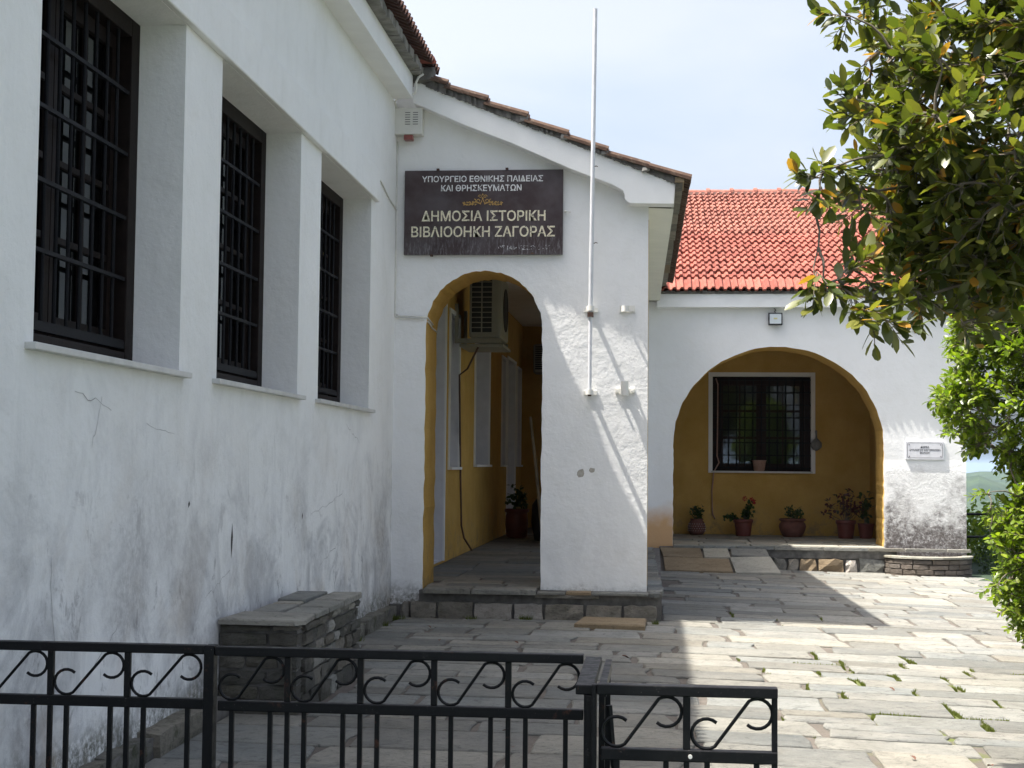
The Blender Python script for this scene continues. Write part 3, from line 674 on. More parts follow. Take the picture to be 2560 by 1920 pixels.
# entrance step
ST = thing('entrance_step', 'stone step of rough blocks under flat slabs before the narrow arch', 'step')
mb = MB(); mb.box(-2.06, .05, 12.90, 13.2, .0, .232, j=.0); mb.box(-2.34, -2.05, 12.93, 12.99, -.02, .10); mb.build('step_core', M['mortar'], ST)
mb = MB(); mb.box(-.08, .055, 13.2, 20.3, -.1, .225); mb.build('plinth_core', M['mortar'], ST)
bx = [(x - 1640) / 3700 * 12.86 for x in (1000, 1026, 1096, 1189, 1287, 1364, 1466, 1560, 1645)]
mats = ['block', 'block', 'block', 'block_white', 'block_white', 'block', 'block', 'block']
for a, b, m_ in zip(bx, bx[1:], mats):
    q = MB(); q.rock(a + .007, b - .007, 12.84 + rr.uniform(-.008, .008), 13.0, -.02, .134 + rr.uniform(-.008, .006), .010, (4, 1, 2)); q.build('step_block', M[m_], ST)
for a, b, m_ in ((1058, 1178, 'slab'), (1181, 1341, 'slab')):
    xa, xb = (a - 1640) / 3700 * 12.8, (b - 1640) / 3700 * 12.8; n = 9
    fr = [(xa + (xb - xa) * i / n, 12.80 + rr.uniform(-.014, .016)) for i in range(n + 1)]
    v, f = slab_mesh(fr + [(xb, 13.09), (xa, 13.09)], .212, .045, .01); q = MB(); q.raw(v, f); q.build('step_slab', M[m_], ST, fix=False)
for a, b, m_, z, t in ((1345, 1415, 'slab', .212, .022), (1418, 1480, 'slab_warm', .214, .028), (1482, 1622, 'slab', .216, .022), (1340, 1500, 'block', .185, .026), (1625, 1650, 'slab', .205, .04)):
    xa, xb = (a - 1640) / 3700 * 12.84, (b - 1640) / 3700 * 12.84; q = MB()
    v, f = slab_mesh([(xa, 12.86 + rr.uniform(-.02, .02)), ((xa + xb) / 2, 12.845 + rr.uniform(-.01, .01)), (xb, 12.855 + rr.uniform(-.02, .02)), (xb, 12.995), (xa, 12.995)], z, t, .006); q.raw(v, f); q.build('step_slab', M[m_], ST, fix=False)
y = 13.0
while y < 20.1:
    l = rr.uniform(.25, .55); k = (y - 13) / 7.2; q = MB()
    v, f = slab_mesh([(-.07 - .11 * k, y), (.06 - .11 * k + rr.uniform(-.015, .015), y), (.06 - .11 * k + rr.uniform(-.015, .015), y + l - .02), (-.07 - .11 * k, y + l - .02)], .20, .045 + rr.uniform(-.006, .006), .006); q.raw(v, f); q.build('plinth_slab', M['slab'], ST, fix=False)
    q = MB(); q.box(-.04 - .11 * k, .045 - .11 * k, y, y + l - .015, -.1, .11, j=.006); q.build('plinth_block', M['block'], ST, bevel=.01)
    y += l
q = MB(); xa, xb = (1443 - 1640) / 3700 * 12.5, (1615 - 1640) / 3700 * 12.5
v, f = slab_mesh([(xa, 12.28), (xb, 12.20), (xb + .01, 12.74), (xa + .05, 12.80)], -.01, .05, .012); q.raw(v, f)
tag(q.build('loose_slab', M['slab_warm'], fix=False), 'tawny flat slab lying in front of the entrance step blocks', 'stone slab')

# ------------------------------------------------------------------ arcade building behind
AB = thing('arcade_building', 'white building with wide ochre arch and red tiled roof', 'building')
YA = 20.4
mb = MB(); arch_wall(mb, -.2, 4.145, .20, lambda x: 3.60, .235, 3.06, 1.66, 2.976, YA, YA + .72, 0, 1, 9, .007)
mb.face([(4.145, YA, -.1), (4.145, 27, -.1), (4.145, 27, 3.6), (4.145, YA, 3.6)], 0); mb.box(3.07, 4.14, YA + .001, YA + .7, -.3, .2, 0); mb.build('wall', [M['arcade'], M['ochre']], AB, fix=False)
mb = MB(); wx0, wx1, wz0, wz1 = .88, 2.40, 1.27, 2.75
rect_wall(mb, 1, 23.4, -.72, 3.5, .2, 4.0, [(wx0, wx1, wz0, wz1)], .14, 0, 1); mb.face([(3.30, 21.1, .2), (3.30, 23.4, .2), (3.30, 23.4, 4), (3.30, 21.1, 4)], 0)
mb.build('veranda_wall', [M['ochre'], M['trim']], AB)
mb = MB(); mb.box(.4, 4.0, 23.62, 27, .3, 3.9); mb.build('interior_shade_box', M['room'], AB)  # box behind the veranda window, room shade painted into it
WB = MB(); t = .065
for a, b, c, d in ((wx0 - t, wx0, wz0 - .03, wz1 + t), (wx1, wx1 + t, wz0 - .03, wz1 + t), (wx0, wx1, wz1, wz1 + t)): WB.box(a, b, 23.385, 23.4, c, d)
fr = WB.build('window_surround', M['trim'], AB)
s = MB(); s.box(wx0 - .02, wx1 + .02, 23.33, 23.5, wz0 - .028, wz0); s.build('window_sill', M['marble'], AB)
w = MB(); yf = 23.49
for a, b, c, d in ((wx0, wx0 + .09, wz0, wz1), (wx1 - .09, wx1, wz0, wz1), (wx0 + .09, wx1 - .09, wz1 - .12, wz1), (wx0 + .09, wx1 - .09, wz0, wz0 + .1)): w.box(a, b, yf, yf + .05, c, d)
wf = w.build('window_frame', M['wood2'], AB); cx = (wx0 + wx1) / 2
for a, b in ((wx0 + .092, cx - .003), (cx + .003, wx1 - .092)):
    q = MB(); st = .075
    q.box(a, a + st, yf + .01, yf + .045, wz0 + .1, wz1 - .12); q.box(b - st, b, yf + .01, yf + .045, wz0 + .1, wz1 - .12)
    for k in range(4): zz = wz0 + .10 + (wz1 - wz0 - .22) * k / 3; q.box(a + st, b - st, yf + .012, yf + .043, zz - .02, zz + .02)
    q.box((a + b) / 2 - .012, (a + b) / 2 + .012, yf + .015, yf + .04, wz0 + .1, wz1 - .12)
    q.build('casement', M['wood2'], wf); g = MB(); g.face([(a + st, yf + .03, wz0 + .12), (b - st, yf + .03, wz0 + .12), (b - st, yf + .03, wz1 - .14), (a + st, yf + .03, wz1 - .14)]); g.build('pane', M['glass'], wf, fix=False)
grille(wf, lambda u, z, d: (u, 23.44 + d, z), wx0, wx1, wz0 + .01, wz1 - .01, .127, [wz0 + .05 + i * (wz1 - wz0 - .1) / 7 for i in range(8)], r=.007)
# fascia, eave, roof
mb = MB(); mb.box(.0, 4.30, 20.27, 20.46, 3.505, 3.69); mb.build('eave_fascia', M['trim'], AB, bevel=.006)
mb = MB()
for i in range(70): a = .0 + 4.3 * i / 70; mb.box(a, a + 4.3 / 70, 20.25 + rr.uniform(-.015, .01), 20.6, 3.69, 3.725 + rr.uniform(-.006, .01), j=.003)
mb.build('eave_mortar', M['mortar'], AB)
TS = .388; NR = 22; EX = .2925; Y0, Z0 = 20.19, 3.715
def hip(y): return 4.62 - (y - Y0) * .115
rf = MB(); yr = Y0 + NR * EX; zr = Z0 + NR * EX * TS
rf.face([(-.4, Y0 + .08, Z0), (hip(Y0) - .05, Y0 + .08, Z0), (hip(yr) - .05, yr, zr - .03), (-.4, yr, zr - .03)]); rf.face([(-.4, yr, zr - .03), (hip(yr), yr, zr - .03), (hip(Y0), 33, Z0), (-.4, 33, Z0)])
rf.face([(hip(Y0) - .05, Y0 + .08, Z0), (hip(yr) - .05, yr, zr - .03), (hip(Y0) + .3, 33, Z0)])
rfo = rf.build('roof', M['tile_old'], AB, fix=False)
tA = tile_mesh('clay_tile', M['tile'], .212, .34, .034, .020); tB = tile_mesh('clay_tile_old', M['tile_old'], .212, .34, .048, .026)
cnt = 0; st1, st2 = MB(), MB(); ang = math.atan(TS)
for r in range(NR):
    me = tA if r < 11 else tB; offx = (r % 2) * .106 - .25 if r < 11 else -.25
    x = offx
    while x + .19 < hip(Y0 + r * EX):
        yy = Y0 + r * EX; zz = Z0 + r * EX * TS + .046
        a_ = ang - R(6.0); 
        if r == 0: a_ = ang + R(5); zz -= .015
        mt = Matrix.Translation((x + rr.uniform(-.004, .004), yy + rr.uniform(-.010, .010), zz + rr.uniform(-.005, .005))) @ Matrix.Rotation(R(rr.uniform(-1.6, 1.6)), 4, 'Z') @ Matrix.Rotation(a_, 4, 'X')
        vis = x > -.05 and not (x > 2.6 and r > 5)
        if vis and cnt < 298: o = link('tile', me, rfo); o.matrix_world = mt; cnt += 1
        else: (st1 if r < 11 else st2).raw([mt @ v.co for v in me.vertices], [tuple(p.vertices) for p in me.polygons])
        x += .212
if st1.v: tag(st1.build('lower_tiles', M['tile'], rfo, fix=False), kind='stuff')
tag(st2.build('upper_tiles', M['tile_old'], rfo, fix=False), kind='stuff')
mb = MB(); mb.box(-.4, hip(yr), yr - .10, yr + .14, zr - .05, zr + .035, j=.0); mb.build('ridge_mortar', plain('pinkish_mortar', (.30, .20, .17), .95, .25, 9, bump=.6, bscale=20), AB)
for i in range(9):
    x0 = .05 + i * .42; b = MB(); pr = [(math.cos(math.pi * k / 8) * .11, math.sin(math.pi * k / 8) * .075) for k in range(9)]
    b.raw([(x0, yr + .02 + a, zr + .03 + c) for a, c in pr] + [(x0 + .43, yr + .02 + a * .92, zr + .025 + c * .92) for a, c in pr], [(k, k + 1, k + 10, k + 9) for k in range(8)])
    b.raw([(x0 - .01, yr + .02 + a * 1.15, zr + .03 + c * 1.3) for a, c in pr] + [(x0 + .05, yr + .02 + a * 1.15, zr + .03 + c * 1.3) for a, c in pr], [(k, k + 1, k + 10, k + 9) for k in range(8)] + [tuple(range(9))])
    b.build('ridge_tile', M['tile_old'], rfo)
b = MB(); n = 16
for i in range(n):
    ya, yb_ = Y0 + (yr - Y0) * i / n, Y0 + (yr - Y0) * (i + 1.12) / n
    pr = [(math.cos(math.pi * k / 6) * .09, math.sin(math.pi * k / 6) * .07) for k in range(7)]
    A = [(hip(ya) + a, ya, Z0 + (ya - Y0) * TS + .05 + c) for a, c in pr]; B = [(hip(yb_) + a * .85, yb_, Z0 + (yb_ - Y0) * TS + .04 + c * .85) for a, c in pr]
    b = MB(); b.raw(A + B, [(k, k + 1, k + 8, k + 7) for k in range(6)] + [tuple(range(7))]); b.build('hip_tile', M['tile'], rfo)
# veranda floor, step blocks, ramp
mb = MB(); mb.box(.05, 3.2, 20.22, 23.4, -.1, .245); mb.build('veranda_bed', M['mortar'], AB)
y = 20.2
while y < 23.3:
    d = r3.uniform(.32, .5); x = .0
    while x < 3.25:
        w = r3.uniform(.45, .8); a, b = max(.24 if y < 21.1 else .0, x), min(x + w - .02, 3.05 if y < 21.1 else 3.28)
        if b - a > .1: v, f = slab_mesh([(a, y), (b, y), (b, min(23.38, y + d - .015)), (a, min(23.38, y + d - .015))], .235, .045 + r3.uniform(-.004, .004), .005); q = MB(); q.raw(v, f); q.build('floor_slab', M['slab_pale'], AB, fix=False)
        x += w
    y += d
AS = thing('veranda_step', 'rough stone kerb of mixed blocks below the wide arch', 'step')
xs = [(x - 1640) / 3700 * 20.2 for x in (1925, 1960, 1990, 2035, 2100, 2132, 2197, 2222)]
for a, b, m_ in zip(xs, xs[1:], ('block', 'block', 'slab_warm', 'slab_warm', 'block_white', 'slab', 'slab')):
    q = MB(); q.rock(a + .008, b - .008, 20.16 + rr.uniform(-.015, .01), 20.3, -.12, .13 + rr.uniform(-.015, .01), .02, (3, 1, 3)); q.build('step_block', M[m_], AS)
q = MB(); q.box(1.45, 3.1, 20.18, 20.3, .12, .232, j=.008); q.build('step_mortar', M['mortar'], AS)
x = .24
while x < 4.1:
    w = rr.uniform(.3, .7); q = MB(); v, f = slab_mesh([(x, 20.15 + rr.uniform(-.02, .02)), (min(4.15, x + w - .02), 20.15 + rr.uniform(-.02, .02)), (min(4.15, x + w - .02), 20.235), (x, 20.235)], .23, .04, .006); q.raw(v, f); q.build('edge_slab', M['slab'], AS, fix=False); x += w
RP = thing('ramp', 'short ramp of large tan and pale slabs leading to the veranda', 'ramp')
def rz(y): return (y - 19.08) / 1.06 * .235
mb = MB(); mb.raw([(.06, 19.1, -.02), (1.46, 19.1, -.04), (1.46, 20.16, .2), (.06, 20.16, .2), (.06, 20.16, -.1), (1.46, 20.16, -.1)], [(0, 1, 2, 3), (1, 5, 2), (0, 3, 4)]); mb.build('ramp_bed', M['joint'], RP)
for poly, m_ in (([(.10, 19.72), (.62, 19.68), (.60, 20.12), (.06, 20.14)], 'slab_warm'), ([(.64, 19.70), (.98, 19.72), (.96, 20.14), (.63, 20.12)], 'slab_pale'), ([(.12, 19.10), (.98, 19.08), (.95, 19.64), (.10, 19.68)], 'slab_warm'),
                 ([(1.01, 19.05), (1.58, 19.06), (1.50, 19.78), (.97, 19.72)], 'slab_pale'), ([(1.00, 19.82), (1.49, 19.80), (1.47, 20.13), (1.00, 20.14)], 'slab')):
    v, f = slab_mesh(poly, -.02, .045, .006, lambda x, y: rz(y) - .015); q = MB(); q.raw(v, f); q.build('ramp_slab', M[m_], RP, fix=False)
# low curved planter
PL = thing('stone_planter', 'low curved bed of stacked brown stones at the arcade corner', 'planter')
def parc(t, r=1.0): return (3.60 - math.cos(t) * .58 * r, 20.3 - math.sin(t) * .50 * r)
mb = MB(); mb.raw([(*parc(math.pi * i / 12, .9), z) for z in (-.12, .15) for i in range(13)], [(i, i + 1, i + 14, i + 13) for i in range(12)]); mb.raw([(*parc(math.pi * i / 12, .9), .12) for i in range(13)], [tuple(range(13))]); mb.build('soil_fill', M['earth'], PL)
for c in range(4):
    t = .0; z0_ = -.11 + c * .066
    while t < math.pi - .05:
        dt = min(rr.uniform(.22, .55), math.pi - t); n = 3
        o_ = [parc(t + .012 + (dt - .024) * i / n, 1 + rr.uniform(-.01, .015)) for i in range(n + 1)]; i_ = [parc(t + dt * i / n, .84) for i in range(n + 1)]
        v, f = slab_mesh(o_ + i_[::-1], z0_, .056 + rr.uniform(-.006, .003), .006); q = MB(); q.raw(v, f); q.build('planter_stone', M['planter'], PL, fix=False); t += dt
t = 0.
while t < math.pi - .05:
    dt = min(rr.uniform(.45, .7), math.pi - t); o_ = [parc(t + dt * i / 3, 1.04) for i in range(4)]; i_ = [parc(t + dt * i / 3, .80) for i in range(4)]
    v, f = slab_mesh(o_ + i_[::-1], .155, .03, .006); q = MB(); q.raw(v, f); q.build('cap_stone', M['slab_pale'], PL, fix=False); t += dt

# ------------------------------------------------------------------ stone bench
M['slab_dark'] = stone('bench_cap', (.25, .242, .215), (.38, .365, .32), .1, vein=.8)
BN = thing('stone_bench', 'dark stacked stone bench against the long white wall', 'bench', (-2.1, 8.7, 0))
bxa, bxb, bya, byb, bz = -2.325, -1.885, 7.80, 9.42, .468
mb = MB(); mb.box(bxa, bxb - .02, bya + .02, byb - .02, -.03, bz); off(mb.build('core', M['mortar'], BN), BN)
def bstone(x0, x1, y0, y1, z0, z1):
    q = MB(); dx_ = x1 - x0 > y1 - y0; q.rock(x0, x1, y0, y1, z0, z1, .0075, (3, 1, 2) if dx_ else (1, 3, 2)); off(q.build('bench_stone', M['bench'] if rr.random() > .2 else M[rr.choice(['block', 'slab_dark'])], BN), BN)
z = -.02
while z < bz - .02:
    h = rr.uniform(.05, .085); x = bxa
    while x < bxb - .01:
        w = rr.uniform(.14, .32); e = min(x + w, bxb - .005)
        if bxb - e < .08: e = bxb - .005
        bstone(x + .003, e - .004, bya - rr.uniform(-.004, .014), bya + .1, z + .004, min(z + h, bz) - .004); x = e + .001
    z += h
z = -.02
while z < bz - .02:
    h = rr.uniform(.06, .12); y = bya + .11
    while y < byb - .01:
        l = rr.uniform(.12, .34); e = min(y + l, byb)
        if byb - e < .08: e = byb
        bstone(bxb - .1, bxb - rr.uniform(-.012, .006), y + .004, e - .004, z + .004, min(z + h, bz) - .004); y = e + .001
    z += h
for poly in ([(-2.32, 7.76), (-1.9, 7.74), (-1.86, 7.82), (-1.88, 8.12), (-2.3, 8.19)], [(-2.26, 8.21), (-2.10, 8.2), (-2.09, 8.62), (-2.27, 8.63)], [(-2.06, 8.15), (-1.875, 8.14), (-1.875, 8.46), (-2.07, 8.47)],
             [(-2.06, 8.50), (-1.875, 8.49), (-1.87, 8.85), (-2.07, 8.85)], [(-2.26, 8.65), (-2.1, 8.65), (-2.1, 8.78), (-2.25, 8.79)], [(-2.27, 8.82), (-2.1, 8.8), (-2.09, 9.38), (-2.28, 9.38)], [(-2.06, 8.87), (-1.87, 8.87), (-1.88, 9.44), (-2.06, 9.42)]):
    v, f = slab_mesh(poly, bz + .002, .036 + rr.uniform(-.006, .008), .007); q = MB(); q.raw(v, f); off(q.build('cap_slab', M['slab_dark'], BN, fix=False), BN)

# ------------------------------------------------------------------ sign
def text_mesh(name, s, size, x, z, y, mat, parent, bold=0, ax='LEFT', width=None):
    cu = bpy.data.curves.new(name, 'FONT'); cu.body = s; cu.size = size; cu.align_x = 'CENTER'; cu.offset = bold; cu.extrude = .0008; cu.resolution_u = 3
    tmp = bpy.data.objects.new('tmp', cu); COL.objects.link(tmp); bpy.context.view_layer.update()
    me = bpy.data.meshes.new_from_object(tmp.evaluated_get(bpy.context.evaluated_depsgraph_get())); bpy.data.objects.remove(tmp)
    xs = [v.co.x for v in me.vertices]; wd = max(xs) - min(xs); mid = (max(xs) + min(xs)) / 2; k = (width / wd) if width else 1
    for v in me.vertices: a, b, c = v.co; v.co = (x + (a - mid) * k, y - c, z + b)
    me.materials.clear(); me.materials.append(mat); me.name = name
    return link(name, me, parent)
def sx(px): return -2.247 + (px - 65) / (2107 - 65) * 1.419
def sz(py): return 3.947 - (py - 140) / (1235 - 140) * .757
SG = thing('library_sign', 'dark brown sign board with worn Greek lettering above the narrow arch', 'sign')
mb = MB(); n = 12
mb.box(-2.247, -.828, 12.955, 12.975, 3.19, 3.949); mb.build('board', M['sign'], SG, bevel=.003)
yt = 12.953
for s, a, b, top, bot, m_, bo in (("ΥΠΟΥΡΓΕΙΟ ΕΘΝΙΚΗΣ ΠΑΙΔΕΙΑΣ", 290, 1850, 212, 288, 'let_white', .0012), ("ΚΑΙ ΘΡΗΣΚΕΥΜΑΤΩΝ", 540, 1575, 330, 408, 'let_white', .0012),
                                  ("ΔΗΜΟΣΙΑ ΙΣΤΟΡΙΚΗ", 292, 1885, 665, 795, 'let_cream', .002), ("ΒΙΒΛΙΟΟΗΚΗ ΖΑΓΟΡΑΣ", 160, 2005, 868, 1000, 'let_cream', .002), ("ΟΣ", 1285, 1365, 1118, 1172, 'let_worn', .0005), ("ΙΔΡΥΣΕΩΣ", 1400, 1810, 1118, 1172, 'let_worn', .0005), ("17", 1850, 1940, 1112, 1166, 'let_worn', .0005)):
    h = sz(top) - sz(bot); text_mesh('lettering', s, h / .73, (sx(a) + sx(b)) / 2, sz(bot), yt, M[m_], SG, bo, width=sx(b) - sx(a))
orn = MB()
def spiral(cx, cz, r0, turns, a0, sgn, wd=.004):
    pts = [(cx + sgn * math.cos(a0 + turns * 6.283 * i / 22) * r0 * (1 - .8 * i / 22), cz + math.sin(a0 + turns * 6.283 * i / 22) * r0 * (1 - .8 * i / 22)) for i in range(23)]
    ribbon(orn, [(p[0], yt, p[1]) for p in pts], wd * 1.5, plane='Y', d=.0008)
ocx, ocz = sx(1078), sz(548)
for sg in (-1, 1):
    spiral(ocx + sg * .035, ocz + .008, .028, 1.2, math.pi * .9, sg, .006); spiral(ocx + sg * .022, ocz + .045, .018, 1.1, 0, sg, .005)
    spiral(ocx + sg * .075, ocz + .004, .020, .8, math.pi * .5, sg, .006); spiral(ocx + sg * .115, ocz - .012, .016, .8, 0, sg, .005)
    ribbon(orn, [(ocx + sg * (.015 + .165 * i / 12), yt, ocz - .022 + .016 * math.sin(i * .55) + .0008 * i) for i in range(13)], .011, plane='Y', d=.001)
    for k in range(5):
        bx_ = ocx + sg * (.05 + k * .025); bz_ = ocz - .012; orn.face([(bx_, yt - .001, bz_), (bx_ + sg * .016, yt - .001, bz_ + .022 - k * .002), (bx_ + sg * .022, yt - .001, bz_ + .004)])
        orn.face([(bx_, yt - .001, bz_ - .008), (bx_ + sg * .02, yt - .001, bz_ - .024), (bx_ + sg * .022, yt - .001, bz_ - .006)])
orn.face([(ocx, yt - .001, ocz + .012), (ocx + .008, yt - .001, ocz + .028), (ocx, yt - .001, ocz + .045), (ocx - .008, yt - .001, ocz + .028)]); orn.face([(ocx, yt - .001, ocz + .054), (ocx + .007, yt - .001, ocz + .062), (ocx, yt - .001, ocz + .076), (ocx - .007, yt - .001, ocz + .062)])
orn.build('gold_ornament', M['gold'], SG, fix=False)
for x, z in ((sx(495), 3.955), (sx(1385), 3.957), (sx(425), 3.186), (sx(1720), 3.20)):
    b = MB(); b.box(x - .012, x + .012, 12.945, 12.98, z - .008, z + .010); b.build('clip', M['rust'], SG)
b = MB(); b.tube([(-.81, 12.99, 3.577), (-.81, 12.94, 3.577)], .008, 8); b.tube([(-.80, 12.975, 3.577), (-.76, 12.975, 3.57)], .006, 6); tag(b.build('wall_hook', M['metal_white']), 'small white hook beside the right edge of the sign', 'hook')
# plaque
PQ = thing('marble_plaque', 'small white marble plaque with Greek text right of the wide arch', 'plaque')
b = MB(); b.box(3.345, 3.85, YA - .02, YA, 1.455, 1.70); b.build('slab', M['plaque'], PQ, bevel=.003); yp = YA - .0215
cxp = 3.60; pl = [(3.385, 1.48), (3.815, 1.48), (3.83, 1.495), (3.83, 1.665), (3.815, 1.68), (3.385, 1.68), (3.37, 1.665), (3.37, 1.495), (3.385, 1.48)]
b = MB(); 
for a, c in zip(pl, pl[1:]):
    a, c = Vector((a[0], yp, a[1])), Vector((c[0], yp, c[1])); s_ = (c - a).normalized().cross(Vector((0, -1, 0))) * .0022; b.face([a - s_, c - s_, c + s_, a + s_])
b.build('border', M['ink'], PQ, fix=False)
for x, z in ((3.393, 1.655), (3.808, 1.655), (3.395, 1.50), (3.81, 1.50)): b = MB(); b.lathe([(.0, .004), (.006, .003), (.007, 0)], (0, 0, 0), 8); o = b.build('screw', M['rust'], PQ); o.matrix_world = Matrix.Translation((x, yp, z)) @ Matrix.Rotation(R(90), 4, 'X')
for s, w, z in (("ΔΩΡΕΑ", .115, 1.612), ("ΣΥΛΛΟΓΟΥ ΖΑΓΟΡΙΑΝΩΝ", .405, 1.573), ("ΒΟΛΟΥ", .13, 1.535)): text_mesh('lettering', s, .035, cxp, z, yp + .0006, M['ink'], PQ, .0006, width=w)

# ------------------------------------------------------------------ small fittings
AL = thing('alarm_box', 'cream metal siren box with red lens high in the corner', 'alarm box')
b = MB(); b.box(-2.335, -2.085, 12.88, 13.0, 4.262, 4.50); b.build('casing', M['alarm'], AL, bevel=.006)
for cx_ in (-2.215, -2.145):
    for k in range(6): b = MB(); b.box(cx_ - .023, cx_ + .023, 12.877, 12.884, 4.455 - k * .021, 4.460 - k * .021); b.build('vent_slot', M['black'], AL)
b = MB(); b.box(-2.25, -2.17, 12.89, 12.97, 4.215, 4.262); b.build('lens', M['red'], AL, bevel=.006)
b = MB(); P_ = [(-2.32, 12.9, 4.50), (-2.33, 12.86, 4.55), (-2.30, 12.82, 4.575), (-2.25, 12.78, 4.588), (-2.18, 12.77, 4.59), (-2.135, 12.77, 4.60), (-2.125, 12.77, 4.64), (-2.125, 12.77, 4.70), (-2.105, 12.77, 4.745), (-2.06, 12.77, 4.775)]
b.tube(P_, .011, 8); tag(b.build('cable_pipe', M['metal_white'], smooth=True), 'white pipe bending from siren box up to the roof corner', 'pipe')
b = MB(); zc = [4.22, 4.0, 3.8, 3.75, 3.7, 3.4, 3.0, 2.68, 2.645]; b.tube([(-2.322, 12.985, z) for z in zc] + [(-2.30, 12.985, 2.63), (-2.2, 12.985, 2.625), (-2.08, 12.985, 2.62), (-2.03, 13.05, 2.60), (-2.035, 13.3, 2.57), (-2.035, 13.6, 2.56)], .008, 6)
b.tube([(-2.31, 12.98, 2.66), (-2.29, 12.975, 2.648), (-2.2, 12.97, 2.645), (-2.09, 12.97, 2.64), (-2.035, 13.0, 2.635), (-2.03, 13.3, 2.60)], .009, 6)
b.tube([(-2.322, 12.0, 3.74), (-2.322, 12.3, 3.70), (-2.322, 12.6, 3.64), (-2.322, 12.8, 3.62), (-2.322, 12.975, 3.60)], .007, 6); ca = b.build('corner_cable', M['metal_white'], smooth=True); tag(ca, 'thin white cables clipped down the corner and into the narrow arch', 'cable')
# flagpole
FP = thing('flagpole', 'slim white flagpole fixed to the entrance front and rising past the roof', 'flagpole')
b = MB(); b.tube([(-.577, 12.85, 1.955), (-.574, 12.845, 2.69)], [.0165, .0165], 12); b.tube([(-.574, 12.845, 2.66), (-.540, 12.63, 5.285)], [.0195, .0175], 12); b.build('pole', M['pole'], FP, smooth=False)
for z, x, y in ((1.97, -.577, 12.85), (2.70, -.574, 12.845)):
    b = MB(); b.lathe([(.026, -.022), (.034, -.022), (.034, .022), (.026, .022)], (x, y, z), 14); b.box(x - .06, x + .06, 12.985, 13.0, z - .018, z + .018); b.box(x - .012, x + .012, y, 12.99, z - .02, z + .02); b.build('clamp', M['metal_white'], FP)
b = MB(); b.lathe([(.0, 0), (.016, 0), (.018, .03), (.0, .03)], (-.577, 12.835, 1.935), 10); b.build('rusty_plug', M['rust'], FP)
b = MB(); b.box(-.600, -.548, 12.81, 12.875, 2.625, 2.665); b.build('rusty_collar', M['rust'], FP)
for z, y in ((3.92, 12.74), (3.26, 12.80)): b = MB(); b.tube([(-.553, y, z), (-.53, y - .01, z + .01), (-.515, y - .01, z + .004)], .004, 6); b.build('wire_tie', M['rust'], FP)
PB = thing('pole_socket', 'white tube socket bolted to the sunlit wall right of the flagpole', 'bracket')
b = MB(); b.lathe([(.028, 0), (.034, 0), (.034, .125), (.028, .125), (.028, 0)], (-.275, 12.935, 1.945), 16); b.build('tube', M['metal_white'], PB)
b = MB(); b.box(-.36, -.19, 12.985, 13.0, 1.965, 2.01); b.box(-.29, -.26, 12.95, 12.99, 1.96, 2.03); b.build('plate', M['metal_white'], PB)
for x in (-.345, -.205): b = MB(); b.tube([(x, 12.99, 1.985), (x, 12.962, 1.985)], .012, 6); b.build('bolt', M['metal_white'], PB)
UC = thing('pole_strap', 'curved white metal strap on the wall above the tube socket', 'bracket')
b = MB(); pts = [(-.275 + .035 * math.cos(t), 12.985 - .05 * math.sin(t)) for t in [math.pi * i / 10 for i in range(11)]]
for z in ((2.685, 2.735),): b.raw([(x, y, z[0]) for x, y in pts] + [(x, y, z[1]) for x, y in pts], [(i, i + 1, i + 12, i + 11) for i in range(10)])
b.build('strap', M['metal_white'], UC); b = MB(); b.box(-.325, -.19, 12.988, 13.0, 2.678, 2.74); b.build('plate', M['metal_white'], UC)
b = MB(); b.tube([(-.212, 12.99, 2.70), (-.212, 12.965, 2.70)], .012, 6); b.build('bolt', M['metal_white'], UC)
MBR = plain('bare_render', (.36, .34, .30), .95, .2, 40, bump=.6)
for cx_, cz_, s_ in ((-.655, 1.262, .045), (-.555, 1.292, .03)):   # chipped plaster on the pier
    b = MB(); b.face([(cx_ + s_ * rr.uniform(.6, 1.1) * math.cos(t), 12.9985, cz_ + s_ * rr.uniform(.6, 1.1) * math.sin(t)) for t in [6.283 * i / 11 for i in range(11)]])
    b.build('plaster_chip', MBR, EW, fix=False)
# floodlight
FLD = thing('floodlight', 'square black rimmed floodlight above the wide arch', 'floodlight')
b = MB(); b.box(1.515, 1.705, YA - .085, YA - .045, 3.265, 3.435); b.build('housing', M['black'], FLD, bevel=.006)
b = MB(); b.box(1.532, 1.688, YA - .089, YA - .0855, 3.285, 3.418); b.build('lens', M['lampface'], FLD)
b = MB(); b.box(1.585, 1.635, YA - .092, YA - .0895, 3.345, 3.365); b.build('led', M['yellow'], FLD)
b = MB(); b.box(1.56, 1.66, YA - .045, YA, 3.33, 3.37); b.build('bracket', M['black'], FLD); b = MB(); b.tube([(1.61, YA - .05, 3.435), (1.60, YA - .04, 3.46), (1.62, YA - .02, 3.475), (1.60, YA - .01, 3.50)], .006, 6); b.build('cable', M['black'], FLD)
b = MB(); b.box(3.43, 3.50, YA - .04, YA, 3.19, 3.24); jb = b.build('junction_box', M['metal_white'], bevel=.004); tag(jb, 'little white junction box high on the arcade wall near the branches', 'junction box')
b = MB(); b.tube([(3.50, YA - .006, 3.24), (3.50, YA - .006, 3.49)], .004, 5); b.build('cable', M['metal_white'], jb)

